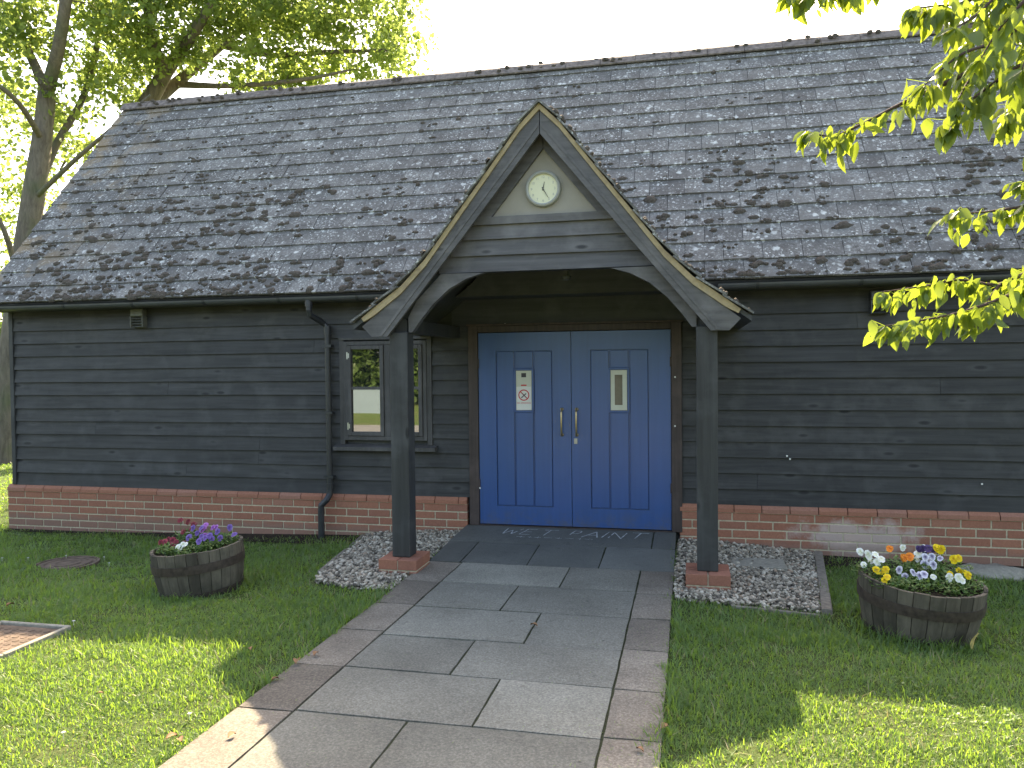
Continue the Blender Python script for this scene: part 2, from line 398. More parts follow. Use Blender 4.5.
# ------------------------------------------------------------------ terrain
def sst(a, b, x):
    t = np.clip((np.asarray(x, float)-a)/(b-a), 0, 1); return t*t*(3-2*t)
PXL, PXR = -2.37, -0.13          # outer edges of the paved path
def path_z(y): return -0.07*sst(0.0, 1.6, -np.asarray(y, float))
def lawn_z(x, y):
    x = np.asarray(x, float); y = np.asarray(y, float)
    d = np.maximum(np.maximum(PXL-x, x-PXR), 0)
    z = -0.10 - 0.16*np.clip(sst(-.1, 3.0, d), 0, 1)*sst(-4.8, -.6, y)
    z = z + .012*np.sin(x*2.1+y*1.3)*np.sin(y*1.7-x*.6)*sst(.2, 1.2, d)
    return z - .0*x
def lz(x, y): return float(lawn_z(x, y))
def grid_axis(lims):
    out = []
    for a, b, s in lims: out += list(np.arange(a, b, s))
    out.append(lims[-1][1]); return np.array(out)
gx = grid_axis([(-900, -60, 140), (-60, -16, 4), (-16, 8, .16), (8, 60, 4), (60, 900, 140)])
gy = grid_axis([(-900, -60, 140), (-60, -10, 2.5), (-10, .3, .16), (.3, 30, 1.0), (30, 90, 10), (90, 900, 135)])
XX, YY = np.meshgrid(gx, gy, indexing='ij'); ZZ = lawn_z(XX, YY)
onp = (XX > PXL+.1) & (XX < PXR-.1) & (YY < 0.1); ZZ = np.where(onp, ZZ-.06, ZZ)
V = np.stack([XX, YY, ZZ], -1).reshape(-1, 3); ny = len(gy)
I, J = np.meshgrid(np.arange(len(gx)-1), np.arange(ny-1), indexing='ij'); b = (I*ny+J).ravel()
Fq = np.stack([b, b+ny, b+ny+1, b+1], -1)
o = np_mesh('lawn_ground', V, Fq, M_GROUND, smooth=True); tag(o, kind='structure')

# paved path ------------------------------------------------------------------
rows = [0.0, -.68, -1.35, -1.98, -2.65, -3.29, -3.87, -4.48, -5.10, -5.74, -6.36, -7.0, -7.62, -8.25, -8.9, -9.5]
XI, XO = -2.04, -0.42
slab_x = [[PXL, -.36, PXR], [PXL, -2.06, -1.44, -.79, PXR], [XI, -1.04, XO], [XI, -1.37, XO], [XI, -1.06, XO], [XI, -1.38, XO],
          [XI, -1.07, XO], [XI, -1.41, XO], [XI, -1.07, XO], [XI, -1.4, XO], [XI, -1.05, XO], [XI, -1.4, XO], [XI, -1.07, XO], [XI, -1.4, XO], [XI, -1.05, XO]]
def slab(mb, x0, x1, y1, y0, tint, thick=.05, lift=0):
    g = .0045; x0 += g; x1 -= g; y0 += g; y1 -= g
    # gently uneven slab with rounded arris and slightly chipped edge
    n = 7; vs = []; top = []
    za = random.uniform(-.003, .003); zb = random.uniform(-.003, .003)
    for i in range(n+1):
        for j in range(n+1):
            u = i/n; v = j/n
            x = x0+(x1-x0)*u; y = y0+(y1-y0)*v
            e = (i in (0, n)) or (j in (0, n))
            if i == 0: x += random.uniform(0, .005)
            if i == n: x -= random.uniform(0, .005)
            if j == 0: y += random.uniform(0, .005)
            if j == n: y -= random.uniform(0, .005)
            z = float(path_z(y)) + za*(u-.5)*2 + zb*(v-.5)*2 + lift - (.006 if e else 0)
            vs.append((x, y, z))
    fs = [(i*(n+1)+j, (i+1)*(n+1)+j, (i+1)*(n+1)+j+1, i*(n+1)+j+1) for i in range(n) for j in range(n)]
    ring = [i*(n+1) for i in range(n+1)]+[n*(n+1)+j for j in range(1, n+1)]+[i*(n+1)+n for i in range(n-1, -1, -1)]+[j for j in range(n-1, 0, -1)]
    base = len(vs)
    for r_ in ring: vs.append((vs[r_][0], vs[r_][1], vs[r_][2]-thick))
    m = len(ring); fs += [(ring[k], base+k, base+(k+1) % m, ring[(k+1) % m]) for k in range(m)]
    mb.add(vs, fs, tint)
path = empty('path'); tag(path, kind='structure')
ps, pss, pe = MB(), MB(), MB()
for r_ in range(len(rows)-1):
    xs = slab_x[r_]
    for k in range(len(xs)-1):
        slab(pss if r_ < 2 else ps, xs[k], xs[k+1], rows[r_], rows[r_+1], random.random())
yl = -1.36
for step in [.64, .62, .62, .64, .62, .9, .62, .9, .62, .9, .62]:
    slab(pe, PXL-.0, XI, yl, yl-step, random.random()); yl -= step
yl = -1.36
for step in [.66, .62, .62, .62, .58, .62, .6, .62, .62, .62, .62, .62, .6]:
    slab(pe, XO, PXR, yl, yl-step, random.random()); yl -= step
ps.build('paving_slab', M_SLAB, path); pss.build('smooth_paving_slab', M_SLAB_S, path); pe.build('edging_slab', M_EDGE, path)
jb = MB()
yy = [0, -.4, -.8, -1.2, -1.6, -2.4, -9.5]
jb.add([(x, y, float(path_z(y))-.014) for y in yy for x in (PXL+.004, PXR-.004)], [(2*i, 2*i+1, 2*i+3, 2*i+2) for i in range(len(yy)-1)])
jb.build('joint_bed', M_JOINT, path)
# chalk letters on the slab in front of the doors
ck = MB()
def stroke(pts, wd=.011):
    for a, b_ in zip(pts[:-1], pts[1:]):
        n = 4
        for i in range(n):
            if random.random() < .05: continue
            p = [a[k]+(b_[k]-a[k])*i/n for k in (0, 1)]; q = [a[k]+(b_[k]-a[k])*(i+1)/n for k in (0, 1)]
            d = Vector((q[0]-p[0], q[1]-p[1], 0)); L = d.length
            if L < 1e-6: continue
            d /= L; s_ = Vector((-d.y, d.x, 0))*wd*.5*random.uniform(.6, 1.2)
            P0 = Vector((p[0], p[1], 0)); Q0 = Vector((q[0], q[1], 0))
            vs = [P0-s_, Q0-s_, Q0+s_, P0+s_]
            ck.add([(v.x, v.y, float(path_z(v.y))+.0045) for v in vs], [(0, 1, 2, 3)])
letters = {'W': [[(0, 1), (.25, 0), (.5, .7), (.75, 0), (1, 1)]], 'E': [[(.9, 1), (0, 1), (0, 0), (.9, 0)], [(0, .5), (.7, .5)]],
           'T': [[(0, 1), (1, 1)], [(.5, 1), (.5, 0)]], 'P': [[(0, 0), (0, 1), (.7, .95), (.8, .7), (.6, .5), (0, .48)]],
           'A': [[(0, 0), (.5, 1), (1, 0)], [(.2, .4), (.8, .4)]], 'I': [[(.5, 0), (.5, 1)]], 'N': [[(0, 0), (0, 1), (.9, 0), (.9, 1)]]}
X0 = -1.93; cx = X0
for ch, wd, gap in [('W', .17, .05), ('E', .12, .06), ('T', .15, .17), ('P', .1, .04), ('A', .16, .03), ('I', .04, .04), ('N', .14, .04), ('T', .17, 0)]:
    j = random.uniform(-.015, .015)
    for st in letters[ch]: stroke([(cx+u*wd+.05*v+random.uniform(-.006, .006), -.40+j+v*.22+random.uniform(-.006, .006)) for u, v in st])
    cx += wd+gap
cx = -1.72
while cx < -1.02:
    l = random.uniform(.03, .09); stroke([(cx, -.485+random.uniform(-.008, .008)), (cx+l, -.485+random.uniform(-.012, .012))], .007)
    if random.random() < .5: stroke([(cx+l*.5, -.51), (cx+l*.6, -.46)], .006)
    cx += l+random.uniform(.02, .05)
ck.build('chalk_writing', M_CHALK, path, recalc=False)
cp_ = MB()
for i in range(520):
    if random.random() < .6: x, y = random.gauss(-.25, .16), random.choice([random.gauss(-4.45, .2), random.gauss(-3.2, .35), random.gauss(-4.9, .15)])
    else: x, y = random.uniform(PXL+.05, PXR-.03), random.uniform(-5.6, -1.2)
    if not PXL+.02 < x < PXR-.01: continue
    a = random.uniform(0, 6.28); l = random.uniform(.008, .026); w_ = .0014; dx, dy = math.cos(a), math.sin(a); z = float(path_z(y))+.004
    cp_.add([(x-dy*w_, y+dx*w_, z), (x+dy*w_, y-dx*w_, z), (x+dx*l, y+dy*l, z+random.uniform(0, .006))], [(0, 1, 2)], random.random())
co_ = cp_.build('grass_clippings', M_GRASS, path, recalc=False); co_['kind'] = 'stuff'
# cross footpath behind the photographer
fp = MB(); fp.box(-60, 40, -14.5, -10.2, -.2, -.085)
fo = fp.build('footpath', M_FOOT); tag(fo, kind='structure')

# ------------------------------------------------------------------ the hall
hall = empty('timber_hall'); tag(hall, 'low black weatherboarded hall with mossy tiled roof, brick plinth and gabled porch over blue doors', 'building')
XL, XR = -8.28, 5.9
RY, RZ, EY, EZ = 2.42, 5.79, -.30, 2.54       # ridge and eave of the front slope
SL = (RZ-EZ)/(RY-EY); DEP = 2*RY             # back wall at y = DEP
core = MB()
core.box(XL+.02, XR-.02, .03, DEP, -.4, 2.5)
core.prism([(.03, 2.5), (DEP, 2.5), (RY, RZ-.18)], 'x', XL+.03, XL+.10); core.prism([(.03, 2.5), (DEP, 2.5), (RY, RZ-.18)], 'x', XR-.10, XR-.03)
# recess for the door is filled by the leaves standing proud of this core
core.build('wall_core', M_SMOOTH, hall)
PC = -1.20
NB = 14; BZ0, PITCH = .30, 2.24/14
DX0, DX1 = -2.33, -.075        # outer edges of the door frame
WX0, WX1, WZ0, WZ1 = -3.80, -2.79, .86, 2.03
def board_mesh(mb, segs, z0, pitch, tint, yb=0.0, thick=.036):
    """feather edge board, wavy along its length"""
    for x0, x1 in segs:
        n = max(2, int((x1-x0)/.35)); tt = tint+random.uniform(-.12, .12)
        vs = []
        for i in range(n+1):
            x = x0+(x1-x0)*i/n
            w_ = noise.noise(Vector((x*.9, z0*7.1, 3.3)))*.006; h_ = noise.noise(Vector((x*.7, z0*5.7, 9.1)))*.006
            vs += [(x, yb-thick+w_, z0+h_-.004), (x, yb-thick+.002+w_, z0+.006+h_), (x, yb-.008, z0+pitch+.02), (x, yb+.028, z0+pitch+.02), (x, yb+.028, z0+h_+.012)]
        fs = []
        for i in range(n):
            a = i*5; b_ = a+5
            fs += [(a+k, b_+k, b_+(k+1) % 5, a+(k+1) % 5) for k in range(5)]
        fs += [(0, 1, 2, 3, 4), tuple(n*5+k for k in (4, 3, 2, 1, 0))]
        mb.add(vs, fs, max(0, min(1, tt)))
def split(x0, x1, joints):
    xs = [x0]+[j for j in joints if x0+.3 < j < x1-.3]+[x1]
    return [(a+.0015, b_-.0015) for a, b_ in zip(xs[:-1], xs[1:])]
cl = MB()
for k in range(NB):
    z0 = BZ0+k*PITCH; ztop = z0+PITCH
    spans = []
    # left of door
    left = [(XL+.03, DX0)] ; right = [(DX1, XR-.03)]
    if ztop > WZ0+.02 and z0 < WZ1-.02: left = [(XL+.03, WX0), (WX1, DX0)]
    if z0 > 2.12: left = [(XL+.03, -2.52)]; right = [(.10, XR-.03)]
    jl = [random.uniform(-7.5, -3.5)] if k % 3 == 1 else []; jr = [random.uniform(.5, 5.2)] if k % 2 else []
    if k in (2, 3): jl = [-4.92+.02*k]
    tint = random.uniform(.25, .75)
    for a in left: board_mesh(cl, split(*a, jl), z0, PITCH, tint)
    for a in right: board_mesh(cl, split(*a, jr), z0, PITCH, random.uniform(.2, .6))
cl.build('weatherboarding', M_BOARD, hall)
# side and rear cladding
for X, sg_ in ((XL, 1), (XR, -1)):
    cs = MB()
    for k in range(NB):
        z0 = BZ0+k*PITCH; cs.prism([(X+sg_*.028, z0), (X+sg_*.002, z0), (X+sg_*.02, z0+PITCH), (X+sg_*.028, z0+PITCH)], 'y', .05, DEP, random.random())
    cs.build('side_weatherboarding', M_BOARD, hall)
for a in (XL-.012, XR-.045):
    cb = MB(); cb.box(a, a+.057, -.045, .03, .30, 2.5, .4, bev=.004); cb.build('corner_board', M_POST, hall)
fb = MB()    # smooth board over the doors, inside the porch
fb.box(-2.52, .10, -.028, .03, 2.165, 2.62, .3)
fb.prism([(PC-1.16, 2.44), (PC+1.16, 2.44), (PC+.98, 2.57), (PC, 3.74), (PC-.98, 2.57)], 'y', EY-.12, EY-.09, .3)
fb.box(PC-1.16, PC+1.16, EY-.09, -.03, 2.44, 2.46, .3)
fb.build('porch_back_board', M_SMOOTH, hall)

# brick plinth, every brick laid
def plinth(x0, x1):
    bk, mo, cope = MB(), MB(), MB()
    mo.box(x0+.004, x1-.004, -.048, .03, -.45, .222)
    BL, CH = .262, .0865; zt = .215
    for c_ in range(8):
        z1 = zt-c_*CH; z0 = z1-CH+.014
        x = x0 - (BL/2 if c_ % 2 else 0)
        while x < x1:
            a, b_ = max(x, x0), min(x+BL-.014, x1)
            if b_-a > .03:
                bk.box(a, b_, -.055+random.uniform(-.002, .002), .02, z0, z1, random.random()*.9, bev=.003)
            x += BL
    x = x0
    while x < x1-.02:                                    # sloping plinth capping bricks
        a, b_ = x, min(x+.268, x1)
        y0 = -.064+random.uniform(-.002, .002)
        cope.prism([(y0, .222), (y0, .262), (-.028, .300), (.02, .300), (.02, .222)], 'x', a+.003, b_-.005, .55+random.random()*.4)
        x += .268
    bo = bk.build('brick_plinth', M_BRICK, hall); mo.build('plinth_mortar', M_MORTAR, bo); cope.build('plinth_capping', M_BRICK, bo)
plinth(XL-.075, -2.36); plinth(-.10, XR+.05)
for xa, xb in ((XL-.03, XL+.0), (XR-.0, XR+.03)):
    mo = MB(); mo.box(xa, xb, .03, DEP, -.45, .28); mo.build('side_plinth', M_BRICK, hall)

# main roof -------------------------------------------------------------------
RX0, RX1 = -8.47, 6.1
L_S = math.hypot(RY-EY, RZ-EZ); NC = 16; CP = L_S/NC; TW = .375
ux = Vector((0, (RY-EY)/L_S, (RZ-EZ)/L_S)); un = Vector((0, -ux.z, ux.y))
PC = -1.20                                             # centre line of the porch
PROF = [(0, 3.85), (.16, 3.695), (.43, 3.345), (.72, 2.975), (.98, 2.64), (1.2, 2.42), (1.45, 2.24), (1.64, 2.10)]
PROF = [(d*1.027, z*1.027-.047) for d, z in PROF]
def prof_z(d):
    d = abs(d)
    return float(np.interp(d, [p[0] for p in PROF], [p[1] for p in PROF]))
rt = MB()
def roof_side(front=True):
    for c_ in range(NC):
        x = RX0 - (TW*.5 if c_ % 2 else 0) + random.uniform(-.01, .01)
        while x < RX1:
            a, b_ = max(x, RX0), min(x+TW-.005, RX1)
            if b_-a > .04:
                s0 = c_*CP - random.uniform(0, .009); s1 = (c_+1)*CP+.05
                mid = (a+b_)/2
                if front:
                    zmid = EZ+ux.z*(s0+.13)
                tl, tr_ = random.uniform(-.004, .005), random.uniform(-.004, .005)
                th = .022; vs = []
                for s_, lift in ((s0, .030), (s1, .010)):
                    for xx, tw in ((a, tl), (b_, tr_)):
                        for off in (lift+tw-th, lift+tw):
                            p = Vector((xx, EY, EZ))+ux*s_+un*off
                            if not front: p = Vector((p.x, 2*RY-p.y, p.z))
                            vs.append(p)
                rt.add(vs, [(1, 3, 7, 5), (0, 4, 6, 2), (0, 2, 3, 1), (4, 5, 7, 6), (0, 1, 5, 4), (2, 6, 7, 3)], random.random())
            x += TW
roof_side(True); roof_side(False)
roof = rt.build('roof', M_TILE, hall)
rd = MB()                                              # roof deck below the tiles
q0 = Vector((0, EY, EZ)); 
rd.prism([(EY+.02, EZ-.01), (RY, RZ-.01), (2*RY-EY-.02, EZ-.01), (2*RY-EY-.08, EZ-.06), (RY, RZ-.1), (EY+.08, EZ-.06)], 'x', RX0+.03, RX1-.03)
rd.build('roof_deck', M_SMOOTH, roof)
rg = MB(); x = RX0-.02                                  # ridge tiles
while x < RX1:
    l = .46; j = random.uniform(-.006, .006); zt = RZ+.03+j
    pr = [(RY-.15, RZ-.105), (RY-.16, RZ-.09), (RY-.075, zt-.015), (RY-.03, zt+.012), (RY+.03, zt+.012), (RY+.075, zt-.015), (RY+.16, RZ-.09), (RY+.15, RZ-.105), (RY, zt-.03)]
    rg.prism(pr, 'x', x, min(x+l-.006, RX1+.02), random.random()); x += l
rg.build('ridge_tile', M_RIDGE, roof)
# moss cushions
def blob(mb, c, rx, ry, rz, rot, nrm, tint, seg=7, rng=3):
    """low lumpy cushion sitting on a plane with normal nrm"""
    t1 = Vector((1, 0, 0)) if abs(nrm.x) < .9 else Vector((0, 1, 0)); t1 = (t1-nrm*t1.dot(nrm)).normalized(); t2 = nrm.cross(t1)
    ca, sa = math.cos(rot), math.sin(rot); ph = random.uniform(0, 99)
    vs = [c+nrm*rz]; fs = []
    for r_ in range(1, rng+1):
        a = r_/rng*math.pi/2
        for k in range(seg):
            t = 2*math.pi*k/seg; w_ = 1+.55*noise.noise(Vector((math.cos(t)*1.7+ph, math.sin(t)*1.7, r_*.8)))
            x = math.cos(t)*math.sin(a)*rx*w_; y = math.sin(t)*math.sin(a)*ry*w_
            vs.append(c+t1*(x*ca-y*sa)+t2*(x*sa+y*ca)+nrm*(math.cos(a)*rz*(.8+.4*random.random())-(.01 if r_ == rng else 0)))
    fs += [(0, 1+k, 1+(k+1) % seg) for k in range(seg)]
    for r_ in range(rng-1):
        for k in range(seg): fs.append((1+r_*seg+k, 1+(r_+1)*seg+k, 1+(r_+1)*seg+(k+1) % seg, 1+r_*seg+(k+1) % seg))
    mb.add(vs, fs, tint)
ms = MB(); cnt = 0
while cnt < 1250:
    x = random.uniform(RX0+.05, RX1-.05); c_ = int(random.random()**1.5*NC)
    dens = .5+.9*noise.noise(Vector((x*.8, c_*.55, 5)))+(.45 if x < -4.5 else 0)-(c_/NC)*.55
    if random.random() > dens: continue
    if c_ > 8 and random.random() < .35: continue
    off = random.uniform(-.015 if c_ else .015, .05) if random.random() < .5 else random.uniform(.05, .22)
    p = Vector((x, EY, EZ))+ux*(c_*CP+off)+un*.026
    if abs(x-PC) < 1.7 and p.z < prof_z(x-PC)+.05: continue
    s_ = random.uniform(.012, .04)*(1.2 if c_ < 7 else .8)
    blob(ms, p, s_*random.uniform(.8, 1.9), s_*random.uniform(.6, 1.3), s_*random.uniform(.35, .65), 0, un, random.random(), 6, 2)
    for e in range(random.randint(0, 2)):
        blob(ms, p+Vector((random.uniform(-.08, .08), 0, 0))+ux*random.uniform(-.02, .03), s_*.8, s_*.6, s_*.45, 0, un, random.random(), 6, 2)
    cnt += 1
for i in range(170):
    x = random.uniform(RX0, RX1); blob(ms, Vector((x, RY-random.uniform(-.02, .16), 0))*1.0+Vector((0, 0, RZ+.02-random.random()*.08)), .04, .03, .025, 0, Vector((0, -.6, .8)), random.random(), 5, 2)
mo_ = ms.build('moss', M_MOSS, roof, smooth=True); mo_['kind'] = 'stuff'
# fascia, soffit, gutters
for a, b_ in ((RX0+.02, -2.62), (.30, RX1-.02)):
    fa = MB(); fa.box(a, b_, EY+.055, EY+.08, 2.45, 2.53, .4); fa.box(a, b_, EY+.08, -.045, 2.45, 2.47, .4)
    fa.build('fascia', M_SMOOTH, hall)
def gutter(x0, x1):
    g = MB(); n = 9; r_ = .052; cyy, cz = EY+.0, 2.50
    pr = [(cyy+r_*math.cos(math.pi+math.pi*i/n), cz+r_*math.sin(math.pi+math.pi*i/n)*1.0) for i in range(n+1)]
    pr += [(cyy+(r_-.006)*math.cos(2*math.pi-math.pi*i/n), cz+(r_-.006)*math.sin(2*math.pi-math.pi*i/n)) for i in range(n+1)]
    g.prism(pr, 'x', x0, x1)
    go = g.build('gutter', M_GUTTER, hall)
    x = x0+.35
    while x < x1-.1:
        pr2 = [(cyy+(r_+.006)*math.cos(math.pi+math.pi*i/n), cz+(r_+.006)*math.sin(math.pi+math.pi*i/n)) for i in range(n+1)]
        pr2 += [(cyy+r_*math.cos(2*math.pi-math.pi*i/n)*1.0, cz+r_*math.sin(2*math.pi-math.pi*i/n)) for i in range(n+1)]
        b = MB(); b.prism(pr2, 'x', x, x+.03); b.box(x, x+.03, cyy+r_, cyy+r_+.02, cz-.02, cz+.03); x += .93
        b.build('gutter_bracket', M_UPVC, go)
gutter(RX0-.03, -2.58); gutter(.28, RX1)
dp = MB()
dp.tube([(-4.07, EY, 2.46), (-4.07, EY, 2.36), (-4.07, EY+.02, 2.31), (-3.99, -.11, 2.22), (-3.955, -.09, 2.17), (-3.955, -.09, .36)], .033, 12)
dp.tube([(-3.955, -.09, .40), (-3.955, -.10, .30), (-3.97, -.15, .24), (-4.03, -.16, .18), (-4.035, -.16, .12), (-4.035, -.155, lz(-4, -.15)-.02)], .036, 12)
dp.tube([(-3.955, -.09, 2.19), (-3.955, -.09, 2.10)], .041, 12); dp.tube([(-4.07, EY, 2.47), (-4.07, EY, 2.40)], .042, 12)
dp.tube([(-3.955, -.09, .42), (-3.955, -.09, .35)], .041, 12)
dpo = dp.build('downpipe', M_UPVC, hall, smooth=False)
for z in (1.95, 1.2, .48):
    db = MB(); db.box(-4.01, -3.90, -.125, -.055, z, z+.03); db.build('pipe_bracket', M_UPVC, dpo)

# doors -------------------------------------------------------------------------
fr = MB()
fr.box(DX0, -2.225, -.06, .03, -.0, 2.155, .5, bev=.004); fr.box(-.178, DX1, -.06, .03, -.0, 2.155, .5, bev=.004)
fr.box(-2.225, -.178, -.058, .03, 2.085, 2.155, .5, bev=.004)
fr.box(DX0-.015, DX1+.015, -.072, .0, 2.157, 2.175, .8)
fr.build('door_frame', M_FRAME, hall)
th = MB(); th.box(-2.225, -.178, -.05, .03, -.04, .008, .4); th.build('threshold', M_FRAME, hall)
def door_leaf(x0, x1, gx0, gx1, lz0, lz1, hand_x, vx0, vx1):
    d = MB(); yf = -.045; z0, z1 = .018, 2.078
    pz0, pz1 = .215, 1.885
    d.box(x0, x1, yf+.022, .02, z0, z1, .5)                     # back sheet seen at the bottom of the grooves
    d.box(x0, gx0, yf, yf+.022, z0, z1, .5); d.box(gx1, x1, yf, yf+.022, z0, z1, .5)
    d.box(gx0, gx1, yf, yf+.022, z0, pz0, .5); d.box(gx0, gx1, yf, yf+.022, pz1, z1, .5)
    n = 3; wdt = (gx1-gx0)/n; g = .0095
    for i in range(n):
        a = gx0+i*wdt+g; b_ = gx0+(i+1)*wdt-g
        if i == 1:
            d.box(a, b_, yf+.003, yf+.023, pz0+g, 1.225, .5, bev=.004); d.box(a, b_, yf+.003, yf+.023, 1.695, pz1-g, .5, bev=.004)
        else: d.box(a, b_, yf+.003, yf+.023, pz0+g, pz1-g, .5, bev=.004)
    # bead round the vision panel
    for a, b_, c_, e in ((vx0-.022, vx1+.022, 1.225, 1.247), (vx0-.022, vx1+.022, 1.673, 1.695), (vx0-.022, vx0, 1.247, 1.673), (vx1, vx1+.022, 1.247, 1.673)):
        d.box(a, b_, yf-.008, yf+.023, c_, e, .5, bev=.003)
    do = d.build('door', M_DOOR, hall)
    v = MB(); v.box(vx0+.001, vx1-.001, yf+.002, yf+.0215, 1.248, 1.672); v.build('vision_panel', M_PANEGLASS, do)
    h = MB(); zz0, zz1 = .99, 1.26
    h.tube([(hand_x, yf-.001, zz0), (hand_x, yf-.035, zz0+.008), (hand_x, yf-.045, zz0+.035), (hand_x, yf-.048, (zz0+zz1)/2), (hand_x, yf-.045, zz1-.035), (hand_x, yf-.035, zz1-.008), (hand_x, yf-.001, zz1)], .010, 8)
    for z in (zz0, zz1): h.tube([(hand_x, yf-.001, z), (hand_x, yf-.008, z)], .018, 12)
    h.build('handle', M_BRASS, do, smooth=True)
    sx = x0 if x0 < -1.5 else x1
    for z in (.45, 1.75):
        hg = MB(); hg.tube([(sx, yf-.006, z-.05), (sx, yf-.006, z+.05)], .008, 8); hg.build('hinge', M_FRAME, do)
    return do
dl = door_leaf(-2.218, -1.214, -2.025, -1.41, .2, 1.9, -1.312, -1.805, -1.635)
dr = door_leaf(-1.208, -.184, -1.01, -.405, .2, 1.9, -1.155, -.80, -.625)
lk = MB(); lk.box(-1.185, -1.150, -.0535, -.0455, .895, .955, bev=.003); lk.box(-1.172, -1.163, -.056, -.0536, .91, .93)
lk.build('lock', M_STEEL, dr)
# paper surround inside right vision panel
pr_ = MB(); yv = -.0475
for a, b_, c_, e in ((-.796, -.755, 1.252, 1.668), (-.675, -.629, 1.252, 1.668), (-.755, -.675, 1.252, 1.305), (-.755, -.675, 1.62, 1.668)):
    pr_.box(a, b_, yv, yv+.002, c_, e)
po = pr_.build('paper_surround', M_PAPER2)
tag(po, 'pale paper strip frame round the narrow glass of the blue door with the lock', 'notice')

# text helper
def text_mesh(body, size, name='t'):
    cu = bpy.data.curves.new(name, 'FONT'); cu.body = body; cu.size = size; cu.align_x = 'CENTER'; cu.align_y = 'CENTER'
    ob = bpy.data.objects.new(name, cu); COL.objects.link(ob)
    dg = bpy.context.evaluated_depsgraph_get(); me = ob.evaluated_get(dg).to_mesh()
    vs = [tuple(v.co) for v in me.vertices]; fs = [tuple(p.vertices) for p in me.polygons]
    ob.evaluated_get(dg).to_mesh_clear(); bpy.data.objects.remove(ob); bpy.data.curves.remove(cu)
    return vs, fs
# left notice
NX = -1.72; ny_ = -.0475
nb = MB(); nb.box(NX-.083, NX+.083, ny_, ny_+.002, 1.25, 1.67)
no = nb.build('notice', M_PAPER2)
tag(no, 'white notice with red no smoking circle on the blue door with the hidden glass', 'sign')
n2 = MB(); n2.box(NX-.081, NX+.081, ny_-.0015, ny_-.0003, 1.253, 1.50); n2.build('lower_sheet', M_PAPER, no)
def ring(mb, cx, cz, r0, r1, y, n=32):
    vs = []; 
    for k in range(n):
        t = 2*math.pi*k/n; vs += [(cx+r0*math.cos(t), y, cz+r0*math.sin(t)), (cx+r1*math.cos(t), y, cz+r1*math.sin(t))]
    mb.add(vs, [(2*k, 2*k+1, (2*k+3) % (2*n), (2*k+2) % (2*n)) for k in range(n)])
sy = MB(); ring(sy, NX, 1.41, .049, .060, ny_-.003)
Mx = Matrix.Translation((NX, ny_-.003, 1.41)) @ Matrix.Rotation(R(45), 4, 'Y')
sy.box(-.05, .05, -.0004, .0004, -.005, .005, M=Mx)
sy.box(NX-.03, NX+.03, ny_-.0012, ny_-.0004, 1.508, 1.522)
vs, fs = text_mesh('NO SMOKING', .024); sy.add([(NX+a, ny_-.003, 1.325+b_) for a, b_, c_ in vs], fs)
sy.build('red_symbol', M_RED, no, recalc=False)
sg = MB(); Mx = Matrix.Translation((NX, ny_-.0042, 1.405)) @ Matrix.Rotation(R(-42), 4, 'Y'); sg.box(-.036, .034, -.0004, .0004, -.005, .005, M=Mx)
Mx = Matrix.Translation((NX+.002, ny_-.0055, 1.41)) @ Matrix.Rotation(R(45), 4, 'Y'); sg.box(-.034, .038, -.0004, .0004, -.003, .003, M=Mx)
sg.build('cigarette_symbol', M_GREYINK, no, recalc=False)
sg = MB(); sg.box(NX-.026, NX+.026, ny_-.0015, ny_-.0004, 1.60, 1.645); sg.build('viewing_slot', M_GREYINK, no)

# window ---------------------------------------------------------------------------
wf = MB(); yo = -.05
X0_, X1_, Z0_, Z1_ = -3.785, -2.81, .905, 2.015
for a, b_, c_, e in ((X0_, X0_+.045, Z0_, Z1_), (X1_-.045, X1_, Z0_, Z1_), (X0_+.045, X1_-.045, Z1_-.045, Z1_), (X0_+.045, X1_-.045, Z0_, Z0_+.05), (-3.305, -3.235, Z0_+.05, Z1_-.045)):
    wf.box(a, b_, yo, .03, c_, e, .5, bev=.004)
for a, b_ in ((-3.84, -3.787), (-2.808, -2.755)): wf.box(a, b_, -.042, .02, .86, 2.03, .3)
wf.box(-3.84, -2.755, -.052, .02, 2.03, 2.055, .3)
win = wf.build('window', M_WIN, hall)
for a, b_ in ((-3.738, -3.307), (-3.233, -2.857)):
    sa = MB(); zz0, zz1 = .957, 1.968; sb = .045; ys = -.064
    sa.box(a, a+sb, ys, -.01, zz0, zz1, .7, bev=.004); sa.box(b_-sb, b_, ys, -.01, zz0, zz1, .7, bev=.004)
    sa.box(a+sb, b_-sb, ys, -.01, zz0, zz0+sb, .7, bev=.004); sa.box(a+sb, b_-sb, ys, -.01, zz1-sb, zz1, .7, bev=.004)
    sa.box(a+sb, b_-sb, ys+.006, -.012, 1.475, 1.505, .7)
    so_ = sa.build('sash', M_WIN, win)
    pn = MB(); pn.box(a+sb, b_-sb, -.034, -.026, zz0+sb, 1.475); pn.box(a+sb, b_-sb, -.034, -.026, 1.505, zz1-sb)
    pn.build('pane', M_GLASS, win)
for z in (1.07, 1.86):
    hb = MB(); hb.box(-3.742, -3.728, -.07, -.0642, z-.045, z+.035); hb.box(-3.725, -3.712, -.068, -.0642, z-.03, z+.02)
    hb.build('hinge', M_STEEL, win)
sl = MB(); sl.prism([(-.115, .795), (-.115, .835), (-.03, .858), (.02, .858), (.02, .795)], 'x', -3.90, -2.70); sl.build('sill', M_WIN, win)

